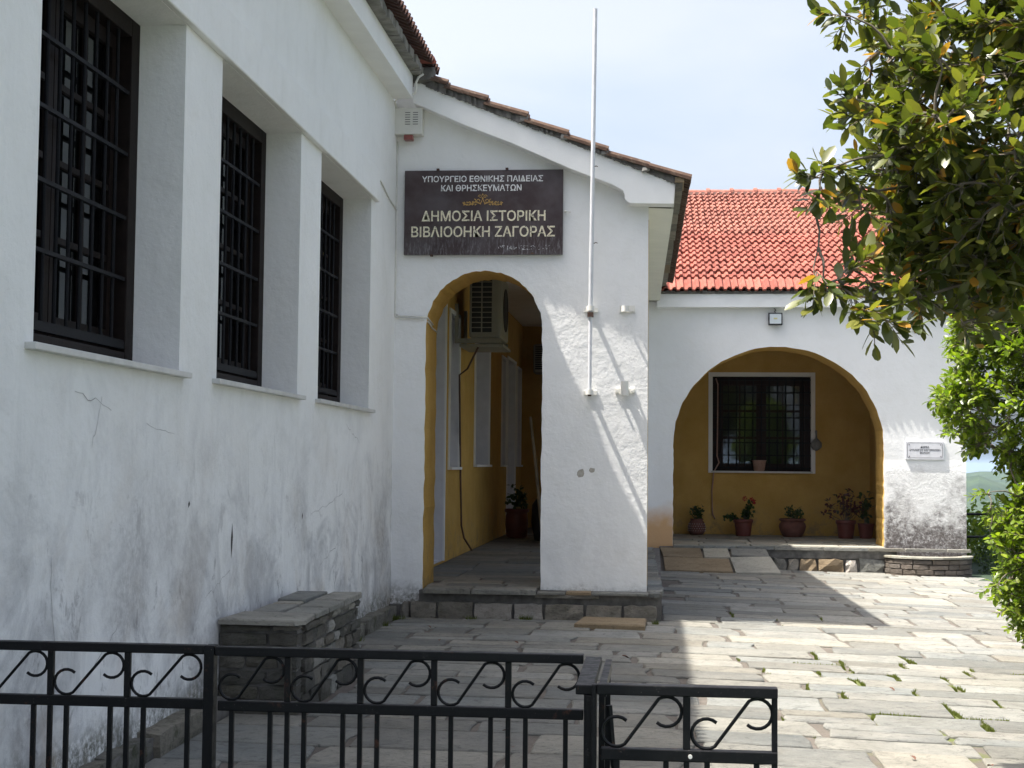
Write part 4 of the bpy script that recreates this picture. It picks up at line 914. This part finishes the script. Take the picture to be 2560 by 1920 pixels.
# ------------------------------------------------------------------ air conditioners
def ac_unit(name, label, x0, x1, y0, y1, z0, z1, wallx=None):
    A = thing(name, label, 'air conditioner')
    b = MB(); b.box(x0, x1, y0, y1, z0, z1); b.build('casing', M['ac'], A, bevel=.03)
    b = MB(); gx0, gx1 = x0 + .025, x0 + (x1 - x0) * .74; gz0, gz1 = z0 + .06, z1 - .03
    b.box(gx0 - .002, gx1 + .002, y0 - .004, y0 - .0005, gz0, gz1); g = b.build('side_grille', M['black'], A)
    b = MB(); n = 11
    for i in range(n + 1): z = gz0 + (gz1 - gz0) * i / n; b.box(gx0, gx1, y0 - .014, y0 - .005, z - .005, z + .005)
    for i in range(3): x = gx0 + (gx1 - gx0) * i / 2; b.box(x - .007, x + .007, y0 - .016, y0 - .0045, gz0, gz1)
    b.build('grille_bars', M['ac'], g)
    b = MB(); b.lathe([(.0, 0), (.24, 0), (.26, .008), (.26, .0)], (0, 0, 0), 24); o = b.build('fan_grille', M['black'], A); o.matrix_world = Matrix.Translation((x1 + .001, (y0 + y1) / 2 + .08, (z0 + z1) / 2)) @ Matrix.Rotation(R(90), 4, 'Y')
    return A
A1 = ac_unit('ac_unit', 'cream air conditioner hung high on the ochre corridor wall', -2.17, -1.80, 17.0, 17.9, 2.80, 3.54)
for y_ in (17.02, 17.84): b = MB(); b.prism([(-2.34, 2.74), (-1.80, 2.74), (-1.80, 2.795), (-2.30, 2.795), (-2.30, 3.2), (-2.34, 3.2)], 1, y_, y_ + .04); b.build('bracket', M['ac'], A1)
b = MB(); b.box(-2.28, -1.77, 17.0, 17.9, 2.70, 2.73); b.build('drip_tray', M['ac'], A1)
A2 = ac_unit('ac_unit', 'second air conditioner in the dark at the far corridor end', -2.10, -1.35, 25.2, 25.6, 2.9, 3.4)
A2 = None
b = MB(); b.tube([(-2.07, 17.1, 2.70), (-2.12, 17.1, 2.6), (-2.20, 17.15, 2.45), (-2.30, 17.2, 2.38), (-2.31, 17.3, 2.2), (-2.315, 17.5, 1.2), (-2.31, 17.6, .6), (-2.29, 17.7, .45), (-2.2, 17.75, .3)], .012, 6); tag(b.build('drain_hose', M['cable'], smooth=True), 'brown drain hose running down from the air conditioner to the floor', 'hose')
b = MB(); b.tube([(-1.75, 20.6, 2.0), (-1.66, 20.4, 1.4), (-1.52, 20.1, .28)], [.02, .022, .024], 8); tag(b.build('wooden_pole', M['bamboo']), 'old wooden pole leaning in the dark corridor', 'pole')
b = MB(); b.tube([(.93, 23.38, 2.72), (.96, 23.37, 2.62), (.955, 23.37, 1.9), (.95, 23.37, 1.5), (.98, 23.37, 1.40), (.90, 23.37, 1.25), (.87, 23.37, .95), (.88, 23.37, .6), (.92, 23.36, .52)], .011, 6); tag(b.build('white_hose', M['palepot'], smooth=True), 'pale hose hanging down beside the barred veranda window', 'hose')

# ------------------------------------------------------------------ leaves
def leaf_template(l, w, fold=.25, curl=.12):
    ys = [0, .15, .46, .80, 1]; ws = [0.02, .58, 1, .74, 0]
    v = []; f = []
    for i, (a, b) in enumerate(zip(ys, ws)):
        z = -curl * l * a * a
        if i in (0, 4): v.append((0, a * l, z))
        else: v += [(-b * w / 2, a * l, z + fold * b * w / 2), (0, a * l, z), (b * w / 2, a * l, z + fold * b * w / 2)]
    f = [(0, 2, 1), (0, 3, 2), (1, 2, 5, 4), (2, 3, 6, 5), (4, 5, 8, 7), (5, 6, 9, 8), (7, 8, 10), (8, 9, 10)]
    return np.array(v), f
def leaf_matrix(p, d, up):
    d = d.normalized(); s = d.cross(up)
    if s.length < 1e-3: s = Vector((1, 0, 0))
    s.normalize(); n = s.cross(d)
    return Matrix(((s.x, d.x, n.x, p.x), (s.y, d.y, n.y, p.y), (s.z, d.z, n.z, p.z), (0, 0, 0, 1)))
def leaves_mesh(name, mats_, tpl, faces, mat, parent, seed=0, kind='stuff'):
    k = len(tpl); T = np.hstack([tpl, np.ones((k, 1))]); V = np.empty((len(mats_) * k, 3), np.float32)
    for i, m in enumerate(mats_): V[i * k:(i + 1) * k] = (T @ np.array(m).T)[:, :3]
    me = bpy.data.meshes.new(name); F = [tuple(a + i * k for a in f) for i in range(len(mats_)) for f in faces]
    me.from_pydata(V.tolist(), [], F); me.materials.append(mat); at = me.attributes.new('tint', 'FLOAT', 'POINT')
    t = np.repeat(np.random.RandomState(seed).rand(len(mats_)), k).astype(np.float32); at.data.foreach_set('value', t)
    me.polygons.foreach_set('use_smooth', [True] * len(me.polygons)); me.update(); o = link(name, me, parent)
    if kind: o['kind'] = kind
    return o
def rdir(r_, up=0): v = Vector((r_.gauss(0, 1), r_.gauss(0, 1), r_.gauss(0, 1) + up)); return v.normalized()
def curve(a, b, sag, n, r_, wob=.03):
    a, b = Vector(a), Vector(b); L_ = (b - a).length; ph = r_.uniform(0, 6)
    return [a.lerp(b, i / n) + Vector((math.sin(i * 1.3 + ph) * wob, math.cos(i * 1.7 + ph) * wob, sag * math.sin(math.pi * i / n))) * (L_ if i not in (0, n) else 0) for i in range(n + 1)]

def foliage(root, trunk_pts, trunk_r, targets, tpl, faces, mat, per, span, seed, named=300, viewfn=None, limb_r=.009, droop=0., lift=.2, hubs=None):
    r_ = random.Random(seed)
    tb = MB(); tb.tube(trunk_pts, trunk_r, 10); tr = tb.build('trunk', M['bark'], root, smooth=True)
    hubs = hubs or [Vector(p) for p in trunk_pts[1:]]; lim = MB(); nodes = []
    for h in hubs[len(trunk_pts) - 1:] if len(hubs) > len(trunk_pts) - 1 else []:
        s = min(trunk_pts, key=lambda p: (Vector(p) - h).length); c = curve(s, h, .06, 8, r_); lim.tube(c, [limb_r * 1.5 * (1 - .5 * i / 8) for i in range(9)], 7, cap=False); nodes += c
    nodes += [Vector(p) for p in trunk_pts[1:]]
    lv = []
    tw = MB()
    for t in targets:
        t = Vector(t); s = min(nodes, key=lambda p: (p - t).length + r_.uniform(0, .15)); c = curve(s, t, .08, 6, r_)
        lim.tube(c, [limb_r * (1 - .75 * i / 6) for i in range(7)], 5, cap=False)
        for k_ in range(2, 6): nodes.append(c[k_])
        d0 = (c[-1] - c[-3]).normalized(); d0 = (d0 + Vector((0, 0, lift))).normalized()
        for q in range(r_.choice([2, 3, 3])):
            d = (d0 + rdir(r_) * .65).normalized(); p0 = t - d0 * span * .4; e = p0 + d * span
            tw.tube([p0, p0.lerp(e, .5) + rdir(r_) * span * .04, e], [.003, .0025, .0015], 4, cap=False)
            for i in range(per):
                f_ = .15 + .85 * i / per; p = p0.lerp(e, f_); a = i * 2.4 + r_.uniform(-.4, .4); s_ = d.cross(Vector((.3, .2, 1))).normalized(); u_ = s_.cross(d)
                ld = (d * (.55 + .5 * f_) + (s_ * math.cos(a) + u_ * math.sin(a)) * .9 + Vector((0, 0, -droop))).normalized()
                up = (Vector((0, 0, 1)) + rdir(r_) * .55).normalized(); lm = leaf_matrix(p, ld, up) @ Matrix.Scale(r_.uniform(.65, 1.15), 4); lv.append(lm)
    lim.build('limbs', M['bark'], tr, smooth=True)['kind'] = 'stuff'; tw.build('twigs', M['bark'], tr)['kind'] = 'stuff'
    def vis(m):
        p = m.translation; 
        if p.y < .5: return 1e9
        px = 1640 + p.x / p.y * 3700; py = 1165 - (p.z - 1.335) / p.y * 3700
        return p.y if (px < 2555 and 0 < py < 1920) else 1e6 + p.y
    lv.sort(key=vis); 
    me = bpy.data.meshes.new('leaf'); me.from_pydata(tpl.tolist(), [], faces); me.materials.append(mat); me.polygons.foreach_set('use_smooth', [True] * len(me.polygons)); me.update()
    cr_ = leaves_mesh('crown', lv[named:], tpl, faces, mat, root, seed)
    for m in lv[:named]: o = link('leaf', me, root); o.matrix_world = m
    return len(lv)
# foreground tree: crown reaching in from the right
def P(px, py, Y): return Vector(((px - 1640) / 3700 * Y, Y, EYE + (1165 - py) / 3700 * Y))
TR = thing('laurel_tree', 'leafy tree with glossy dark green and a few orange leaves reaching over the courtyard', 'tree')
rt = random.Random(77); tg = []
el = [((2.05, 7.9, 3.55), (1.12, 1.0, 1.35), 480), ((1.75, 7.4, 2.95), (.80, .7, .75), 210), ((2.9, 8.4, 3.6), (1.3, 1.3, 1.3), 60), ((1.6, 7.6, 2.5), (.55, .5, .36), 80)]
for c, r, n in el:
    k = 0
    while k < n:
        u = rdir(rt) * rt.uniform(.35, 1) ** .5
        q = Vector((c[0] + u.x * r[0], c[1] + u.y * r[1], c[2] + u.z * r[2])); px = 1640 + q.x / q.y * 3700; py = 1165 - (q.z - EYE) / q.y * 3700
        k += 1
        lim_x = 2115 + 45 * math.sin(py * .021) if py < 420 else (2075 + (py - 420) * .35 if py < 780 else 2400)
        if px < lim_x + 25 or py > 800: continue
        tg.append(q)
for a, b, Y in ((2010, 455, 7.0), (2048, 440, 7.05), (2035, 500, 7.0), (2085, 425, 7.1), (2120, 470, 7.2), (2140, 540, 7.1), (2100, 520, 7.3), (2030, 715, 6.9), (2062, 742, 6.9), (2095, 700, 7.0), (2120, 760, 7.0), (2150, 640, 7.1), (2125, 660, 7.0), (2170, 720, 7.1),
                (2210, 690, 7.2), (2215, 750, 7.1), (2250, 640, 7.3), (2270, 720, 7.2), (2150, 800, 6.9), (2190, 815, 6.9), (2235, 810, 6.95), (2300, 760, 7.2), (2330, 700, 7.3), (2360, 790, 7.3), (2400, 830, 7.4), (2440, 800, 7.4), (2200, 590, 7.3), (2260, 560, 7.4), (2090, 20, 7.2), (2120, 60, 7.3), (2110, 240, 7.2), (2130, 300, 7.2)): tg.append(P(a, b, Y))
hubs = [Vector((3.4, 8.4, 1.5)), Vector((3.3, 8.3, 2.3)), Vector((3.2, 8.2, 3.2)), P(2480, 620, 7.8), P(2330, 560, 7.5), P(2450, 300, 7.8), P(2300, 250, 7.6), P(2420, 60, 7.7), P(2240, 760, 7.2), P(2380, 760, 7.4), P(2180, 480, 7.25), Vector((3.1, 8.6, 4.2)), Vector((2.4, 8.4, 4.3))]
tpl, fc = leaf_template(.104, .047, .14, .10)
nl = foliage(TR, [(3.5, 8.5, -.3), (3.4, 8.4, .8), (3.35, 8.35, 1.6), (3.25, 8.25, 2.6), (3.2, 8.3, 3.4)], [.11, .095, .085, .07, .05], tg, tpl, fc, M['leaf_tree'], 7, .17, 5, hubs=[Vector((3.4, 8.4, .8)), Vector((3.35, 8.35, 1.6)), Vector((3.25, 8.25, 2.6)), Vector((3.2, 8.3, 3.4))] + hubs[3:])
# bright shrub
SH = thing('bright_shrub', 'tall bright green leafy shrub at the courtyard edge beside the arcade corner', 'shrub')
tg = []
el = [((2.62, 10.3, 1.92), (.78, .7, .66), 760), ((2.72, 9.9, .74), (.52, .5, .66), 520), ((3.3, 10.6, 1.2), (.8, .7, 1.0), 150), ((2.6, 10.3, 2.55), (.6, .5, .45), 260), ((2.85, 10.2, 1.25), (.42, .5, .35), 220)]
for c, r, n in el:
    for k in range(n):
        u = rdir(rt) * rt.uniform(.55, 1) ** .5; q = Vector((c[0] + u.x * r[0], c[1] + u.y * r[1], c[2] + u.z * r[2])); px = 1640 + q.x / q.y * 3700; py = 1165 - (q.z - EYE) / q.y * 3700
        if q.z < .12: continue
        lx = 2350 + 25 * math.sin(py * .03) if py < 1120 else (2490 if py < 1210 else (2440 + 22 * math.sin(py * .05) if py < 1400 else 2450 + (py - 1400) * .35))
        if px < lx: continue
        tg.append(q)
tg += [P(2345, 1000, 10), P(2375, 1010, 10), P(2385, 890, 10), P(2390, 950, 10), P(2365, 1080, 10), P(2435, 1225, 9.6), P(2450, 1260, 9.5), P(2450, 1350, 9.5), P(2455, 1450, 9.6)]
tpl2, fc2 = leaf_template(.056, .031, .22, .15)
foliage(SH, [(3.3, 10.5, -.1), (3.25, 10.45, .6), (3.15, 10.4, 1.3), (3.1, 10.3, 2.0)], [.05, .045, .035, .02], tg, tpl2, fc2, M['leaf_shrub'], 9, .15, 9, limb_r=.007)

# distant bushes and railing past the courtyard edge
def bush(name, label, c, r, n, seed, mat, tp, fcs, cat='bush', group=None):
    B = thing(name, label, cat, group=group); r_ = random.Random(seed); ms = []
    tb = MB()
    for k in range(7): tb.tube([(c[0], c[1], -.6), (c[0] + r_.uniform(-.5, .5) * r[0], c[1] + r_.uniform(-.5, .5) * r[1], c[2] + r_.uniform(0, .6) * r[2])], [.02, .006], 5)
    tb.build('stems', M['bark'], B)['kind'] = 'stuff'
    for i in range(n):
        u = rdir(r_) * r_.uniform(.4, 1) ** .4 * (1 + .18 * math.sin(i)); p = Vector((c[0] + u.x * r[0], c[1] + u.y * r[1], c[2] + u.z * r[2]))
        ms.append(leaf_matrix(p, rdir(r_, .3), rdir(r_, 1.2)))
    leaves_mesh('crown', ms, tp, fcs, mat, B, seed)
tp3, fc3 = leaf_template(.10, .05)
bush('bush', 'leafy bush behind the railing right of the arcade corner', (5.3, 23.5, .05), (.8, .8, .75), 2600, 31, M['leaf_shrub'], tp3, fc3)
bush('bush', 'lighter rounded bush further off below the hill view', (6.3, 27.5, -.5), (1.5, 1.2, 1.0), 3000, 32, M['grass'], tp3, fc3)
bush('bush', 'small dark bush low beside the curved stone planter', (4.75, 20.8, .1), (.38, .4, .5), 1500, 33, M['leaf_dark'], *leaf_template(.05, .025))
RL = thing('railing', 'black metal railing at the far edge of the courtyard beside the arcade', 'railing')
for x in (4.45, 5.2, 5.95, 6.7): b = MB(); b.tube([(x, 22.2, -.4), (x, 22.2, .68)], .02, 8); b.build('post', M['fence'], RL)
for z in (.68, .35): b = MB(); b.tube([(4.2, 22.2, z), (6.9, 22.2, z)], .018, 8); b.build('rail', M['fence'], RL)
mb = MB(); mb.box(4.15, 6.6, 21.0, 24.0, -.6, -.10); tag(mb.build('earth_bank', M['earth']), kind='structure')

# ------------------------------------------------------------------ potted plants
def pot(root, prof, c, mat, n=22):
    b = MB(); b.lathe(prof, c, n); o = b.build('pot', mat, root, smooth=True); r_, z_ = max(p[0] for p in prof[-3:]) * .9, prof[-1][1] - .03
    b = MB(); b.lathe([(0, z_), (r_ * .93, z_)], c, n); b.build('soil', M['soil'], root); return o
def sprig(root, c, z0, tips, mat, l, w, per, seed, stem=.004, named=0, stemmat=None):
    r_ = random.Random(seed); tb = MB(); ms = []
    for t in tips:
        e = Vector((c[0] + t[0], c[1] + t[1], z0 + t[2])); s = Vector((c[0] + t[0] * .15, c[1] + t[1] * .15, z0)); cv = curve(s, e, .05, 5, r_); tb.tube(cv, [stem * (1 - .6 * i / 5) for i in range(6)], 5)
        for i in range(int(per * 1.9)): k = r_.uniform(.35, 1.05); p = s.lerp(e, k) + rdir(r_) * l * .75; ms.append(leaf_matrix(p, rdir(r_, .25), rdir(r_, 1.5)))
    tb.build('stems', stemmat or M['bark'], root)['kind'] = 'stuff'
    tp, fc_ = leaf_template(l, w); leaves_mesh('leaves', ms, tp, fc_, mat, root, seed)
FZ = .283
P1 = thing('potted_plant', 'small plant in a round dotted clay pot, first from the left under the wide arch', 'potted plant', group='potted plants under the wide arch')
c = (.63, 23.1, FZ); pot(P1, [(.06, 0), (.10, .005), (.13, .06), (.135, .13), (.11, .20), (.09, .225), (.105, .235), (.10, .245)], c, M['terracotta'])
b = MB()
for k in range(4):
    for i in range(22):
        a = 6.283 * (i + .5 * (k % 2)) / 22; rr_ = .134 + .004 - (.012 if k == 3 else 0) ; z = FZ + .06 + k * .035; b.box(c[0] + math.cos(a) * rr_ - .004, c[0] + math.cos(a) * rr_ + .004, c[1] + math.sin(a) * rr_ - .004, c[1] + math.sin(a) * rr_ + .004, z, z + .009)
b.build('painted_dots', M['speck'], P1)['kind'] = 'stuff'
sprig(P1, c, FZ + .22, [(.02, 0, .16), (-.07, .0, .17), (.06, .02, .2), (-.02, .02, .22), (.08, 0, .14)], M['leaf_dark'], .055, .032, 14, 1)
P2 = thing('potted_plant', 'red geranium in a ribbed brown plastic pot under the wide arch', 'potted plant', group='potted plants under the wide arch')
c = (1.33, 22.9, FZ); pot(P2, [(.105, 0), (.11, .01), (.135, .20), (.135, .205), (.15, .205), (.152, .255), (.146, .255)], c, M['plasticpot'])
sprig(P2, c, FZ + .24, [(.05, 0, .16), (.10, .02, .22), (.12, 0, .12), (.03, .02, .1), (-.2, -.02, .06), (-.26, 0, .03), (.08, -.02, .26)], M['leaf_dark'], .05, .05, 16, 2)
b = MB(); r_ = random.Random(2)
for q in ((.02, 0, .33), (.13, .0, .31), (.16, .02, .28)):
    for i in range(26): d = rdir(r_) * .035; s_ = rdir(r_) * .014; t_ = d.cross(s_).normalized() * .014; p = Vector(c) + Vector((q[0], q[1], .24 + q[2])) + d; b.face([p - s_, p + t_, p + s_, p - t_])
b.build('flowers', M['petal'], P2, fix=False)['kind'] = 'stuff'
P3 = thing('potted_plant', 'wide bulging terracotta pot with a small bushy plant under the wide arch', 'potted plant', group='potted plants under the wide arch')
c = (2.06, 22.8, FZ); pot(P3, [(.12, 0), (.145, .01), (.19, .10), (.205, .16), (.195, .20), (.17, .225), (.175, .24), (.20, .25), (.20, .275), (.185, .28)], c, M['terracotta'], 26)
sprig(P3, c, FZ + .26, [(-.04, 0, .18), (-.09, .02, .14), (0, .02, .17), (.06, 0, .12), (.11, .02, .14), (.15, 0, .09)], M['leaf_dark'], .045, .025, 18, 3)
P4 = thing('potted_plant', 'tall red leaved begonia in a plastic pot near the right jamb', 'potted plant', group='potted plants under the wide arch')
c = (2.83, 22.6, FZ); pot(P4, [(.105, 0), (.11, .01), (.135, .21), (.135, .215), (.15, .215), (.152, .27), (.146, .27)], c, M['plasticpot'])
sprig(P4, c, FZ + .26, [(-.05, 0, .42), (.05, .02, .46), (.12, 0, .38), (-.28, -.02, .30), (-.33, 0, .12), (.18, .02, .25), (0, 0, .3), (.24, 0, .2), (-.12, .02, .35), (.1, -.03, .22)], M['leaf_red'], .06, .042, 11, 4, .006)
P5 = thing('potted_plant', 'leafy plant half hidden behind the right jamb of the wide arch', 'potted plant', group='potted plants under the wide arch')
c = (3.14, 22.7, FZ); pot(P5, [(.09, 0), (.12, .2), (.13, .22), (.125, .22)], c, M['plasticpot']); sprig(P5, c, FZ + .2, [(-.05, 0, .4), (.05, .02, .45), (-.08, 0, .25), (.0, .05, .3)], M['leaf_dark'], .07, .05, 14, 6)
P6 = thing('flower_pot', 'pale clay pot with rosette relief standing on the veranda window sill', 'flower pot')
c = (1.60, 23.385, wz0 + .0); pot(P6, [(.07, 0), (.085, .02), (.10, .12), (.105, .15), (.115, .165), (.11, .17)], (c[0], 23.36, wz0 + .001), M['palepot'])
b = MB()
for dx in (-.028, .0, .03): b.lathe([(0, .004), (.010, .003), (.013, 0)], (0, 0, 0), 8); 
b = MB()
for dx in (-.03, .025):
    pts = [(1.60 + dx + .016 * math.cos(t), 23.36 - .105, wz0 + .06 + .016 * math.sin(t)) for t in [6.283 * i / 10 for i in range(11)]]; b.tube(pts, .004, 5)
b.build('relief', M['palepot'], P6)
P7 = thing('potted_plant', 'big dark pot with a small leafy plant down the narrow corridor', 'potted plant')
c = (-2.02, 21.6, .27); pot(P7, [(.12, 0), (.15, .02), (.17, .2), (.16, .33), (.15, .36), (.18, .38), (.18, .42), (.165, .42)], c, M['plasticpot'])
sprig(P7, c, .66, [(0, 0, .25), (-.12, 0, .2), (.1, .02, .22), (.05, 0, .3), (-.05, 0, .32), (.15, 0, .15)], M['leaf_dark'], .08, .05, 10, 7)
b = MB(); b.lathe([(.0, 0), (.15, 0), (.2, .25), (.19, .5), (.12, .6), (0, .62)], (-1.55, 20.9, .27), 14); tag(b.build('dark_bin', M['black'], smooth=True), 'black rounded bin in shadow at the right side of the corridor', 'bin')
b = MB(); r_ = random.Random(9); b.lathe([(.0, 0), (.05, .015), (.085, .06), (.08, .12), (.05, .16), (.015, .19), (.012, .30), (0, .31)], (2.47, 23.32, 1.60), 10); b.v = [(x + r_.uniform(-.012, .012), y + r_.uniform(-.01, .01), z + r_.uniform(-.01, .01)) for x, y, z in b.v]; tag(b.build('hanging_cloth', M['cloth'], smooth=True), 'crumpled grey cloth hanging at the right edge of the veranda window', 'cloth')

# ------------------------------------------------------------------ iron fence
def beam(name, x0, x1, y0, y1, z0, z1, parent, bev=.003): b = MB(); b.box(x0, x1, y0, y1, z0, z1); return b.build(name, M['fence'], parent, bevel=bev)
def scroll(x0, x1, z0, z1, y, parent):
    """S scroll of round bar between two uprights"""
    w = x1 - x0; h = z1 - z0; r_ = h * .285; pts = []
    cA = (x0 + r_ + .004, z0 + r_ + .002); cB = (x1 - r_ - .004, z1 - r_ - .002)
    for i in range(15): t = R(48) + (R(303) - R(48)) * i / 14; pts.append((cA[0] + r_ * math.cos(t), cA[1] + r_ * math.sin(t)))
    for i in range(15): t = R(123) - (R(123) + R(132)) * i / 14; pts.append((cB[0] + r_ * math.cos(t), cB[1] + r_ * math.sin(t)))
    b = MB(); b.tube([(x, y, z) for x, z in pts], .0052, 7); b.build('scroll', M['fence'], parent, smooth=True)
def fence_run(F, x0, x1, y, zt, n, zb=-.24, y1=None):
    y1 = y if y1 is None else y1
    top = zt; mid = zt - .180
    beam('top_rail', x0, x1, y - .020, y + .020, top - .030, top, F); beam('mid_rail', x0 + .012, x1, y - .015, y + .015, mid - .034, mid, F); beam('low_rail', x0 + .012, x1, y - .015, y + .015, zb + .03, zb + .06, F)
    p = (x1 - x0) / n
    for i in range(n + 1):
        x = x0 + p * i
        if 0 < i < n:
            beam('upright', x - .0105, x + .0105, y - .009, y + .009, mid, top - .030, F, .002)
        if i < n: scroll(x + .010, x + p - .010, mid + .001, top - .031, y, F)
        for dx in (-.058, 0, .058):
            xx = x + dx
            if x0 + .02 < xx < x1 - .02: beam('bar', xx - .008, xx + .008, y - .008, y + .008, zb + .06, mid - .034, F, .002)
FC = thing('iron_fence', 'black iron fence with S scrolls joining the long wall to the corner post', 'fence')
fence_run(FC, -2.325, -1.515, 4.93, .715, 3)
FD = thing('iron_fence', 'black iron scroll fence panel in front of the stone bench', 'fence')
fence_run(FD, -1.478, -.235, 4.93, .712, 5)
pst = thing('fence_post', 'thick black square post between the two scroll fence panels', 'post'); beam('post', -1.514, -1.479, 4.905, 4.955, -.265, .716, pst)
beam('foot_plate', -1.54, -1.45, 4.88, 4.98, -.267, -.255, pst)
FG = thing('gate_leaf', 'short black scroll gate leaf standing nearest the street', 'gate')
fence_run(FG, -.165, .345, 4.285, .712, 2); beam('stile', .329, .345, 4.275, 4.295, -.2, .682, FG); beam('stile', -.181, -.165, 4.27, 4.30, -.265, .71, FG)
b = MB(); b.tube([(.10, 4.268, .515), (.10, 4.262, .515)], .006, 10); b.build('bolt', M['metal_white'], FG)
FS = thing('gate_return', 'black rail running back from the gate leaf to the fence end', 'fence')
beam('top_rail', -.228, -.176, 4.306, 4.945, .675, .703, FS); beam('post', -.232, -.205, 4.90, 4.95, -.265, .674, FS); beam('post', -.20, -.176, 4.306, 4.34, -.265, .674, FS)
for y in (4.45, 4.58, 4.71, 4.84): beam('bar', -.203, -.187, y - .008, y + .008, -.2, .674, FS, .002)
beam('low_rail', -.21, -.18, 4.34, 4.90, -.22, -.19, FS)
LF = thing('open_gate', 'open black gate leaf seen edge on behind the fence end', 'gate')
b = MB(); b.box(-.168, -.146, 4.50, 5.10, .64, .675); b.build('top_rail', M['fence'], LF)
b = MB(); b.box(-.168, -.150, 4.50, 4.53, -.2, .64); b.build('stile', M['fence'], LF); b = MB(); b.box(-.168, -.150, 5.07, 5.10, -.2, .64); b.build('stile', M['fence'], LF)
b = MB(); b.tube([(-.140, 4.60, .60), (-.125, 4.60, .42), (-.09, 4.60, .28), (-.04, 4.6, .10), (.0, 4.60, -.2)], .011, 6); b.build('brace', M['fence'], LF)
b = MB(); b.box(-.168, -.152, 4.53, 5.07, -.15, -.12); b.build('low_rail', M['fence'], LF)

# ------------------------------------------------------------------ weeds and fallen leaves
def weeds(name, label, spots, seed, hmax=.05):
    r_ = random.Random(seed); b = MB()
    if spots == 'JOINTS':
        spots = []
        for k_, i_ in ks:
            c = slabs[i_]; cx = sum(p[0] for p in c) / len(c); cy = sum(p[1] for p in c) / len(c)
            dens = max(0, 1 - abs(cx - 1.45 - (10.2 - cy) * .10) / .75) * (1 if 8.0 < cy < 11.2 else .15 if cy < 14 and cx > 0 else 0)
            if cx > 1.9 and 7 < cy < 11: dens = max(dens, .25)
            for a, q in zip(c, c[1:] + c[:1]):
                cross = abs(a[1] - q[1]) > abs(a[0] - q[0])
                if r_.random() > dens * (.75 if cross else .16): continue
                l = math.hypot(a[0] - q[0], a[1] - q[1]); n = int(l * r_.choice([150, 350, 700]))
                for _ in range(n):
                    t = r_.random(); x, y = a[0] + (q[0] - a[0]) * t, a[1] + (q[1] - a[1]) * t; ox, oy = x - cx, y - cy; ln = math.hypot(ox, oy); d = r_.uniform(-.004, .016); x += ox / ln * d; y += oy / ln * d
                    h = r_.uniform(.3, 1) * .010 * (1 if r_.random() > .12 else 2.2); w = .0045; an = r_.uniform(0, 6.28); dx, dy = math.cos(an) * w, math.sin(an) * w; z = zg(x, y) - .012
                    b.face([(x - dx, y - dy, z), (x + dx, y + dy, z), (x + r_.gauss(0, .4) * h, y + r_.gauss(0, .4) * h, z + .010 + h)])
    for (px, py, rx, n) in spots:
        n = int(n * 1.0)
        Y = EYE * 3700 / (py - 1165) ; X = (px - 1640) / 3700 * Y; z = zg(X, Y) - .012; rX = rx / 3700 * Y
        for i in range(n):
            x, y = X + r_.gauss(0, rX * .6), Y + r_.gauss(0, rX * .35); h = r_.uniform(.3, 1) * hmax; a = r_.uniform(0, 6.28); w = .0035; dx, dy = math.cos(a) * w, math.sin(a) * w; lx, ly = r_.gauss(0, .5) * h, r_.gauss(0, .5) * h
            b.face([(x - dx, y - dy, z), (x + dx, y + dy, z), (x + lx, y + ly, z + h)])
    o = b.build(name, M['grass'], fix=False); tag(o, label, None, kind='stuff')
weeds('joint_grass', 'grass in the paving joints', 'JOINTS', 5, .035)
weeds('wall_weeds', 'weeds at the wall foot and the step', [(1005, 1545, 22, 420), (985, 1555, 20, 300), (950, 1572, 18, 200), (890, 1612, 14, 120), (300, 1890, 20, 140), (360, 1858, 16, 120), (420, 1826, 14, 120), (1180, 1552, 14, 60), (1240, 1548, 10, 100), (1320, 1550, 14, 160), (1640, 1500, 8, 120), (470, 1800, 12, 120), (640, 1560, 10, 60), (1640, 1555, 8, 80)], 6, .06)
def gz(px, py): Y = EYE * 3700 / (py - 1165); return ((px - 1640) / 3700 * Y, Y)
tpf, fcf = leaf_template(.085, .05, .5, .25)
mel = bpy.data.meshes.new('dry_leaf'); mel.from_pydata(tpf.tolist(), [], fcf); mel.materials.append(M['leaf_brown']); mel.update()
for px, py, lab in ((1558, 1640, 'curled reddish brown leaf on the paving right of the fence end'), (1072, 1576, 'brown leaf on the paving left of the entrance step'), (1102, 1610, 'small dark leaf below the left end of the step'),
                    (1290, 1612, 'brown leaf on the paving in front of the narrow arch'), (1262, 1835, 'dark red leaf behind the fence bars'), (1290, 1875, 'green brown leaf low behind the fence bars'), (2255, 1857, 'tiny dry leaf on a large pale slab at right'), (2450, 1872, 'dry leaf near the bottom right of the paving'), (2205, 1693, 'pale dry leaf among the grass joints')):
    x, y = gz(px, py); o = link('fallen_leaf', mel); o.location = (x, y, zg(x, y) + .018); o.rotation_euler = (rr.uniform(-.3, .3), rr.uniform(-.3, .3), rr.uniform(0, 6)); s_ = .8 if 'curled' in lab else .5; o.scale = (s_,) * 3; tag(o, lab, 'leaf')

# ------------------------------------------------------------------ air between here and the hills
hm = bpy.data.materials.new('haze_air'); hm.use_nodes = True; hm.node_tree.nodes.clear()
pv = hm.node_tree.nodes.new('ShaderNodeVolumePrincipled'); pv.inputs['Color'].default_value = (.62, .80, 1, 1); pv.inputs['Density'].default_value = .00010; pv.inputs['Anisotropy'].default_value = .2
ho = hm.node_tree.nodes.new('ShaderNodeOutputMaterial'); hm.node_tree.links.new(pv.outputs[0], ho.inputs['Volume'])
mb = MB(); mb.box(-16000, 16000, -16000, 16000, -1500, 60); tag(mb.build('haze', hm), kind='stuff')
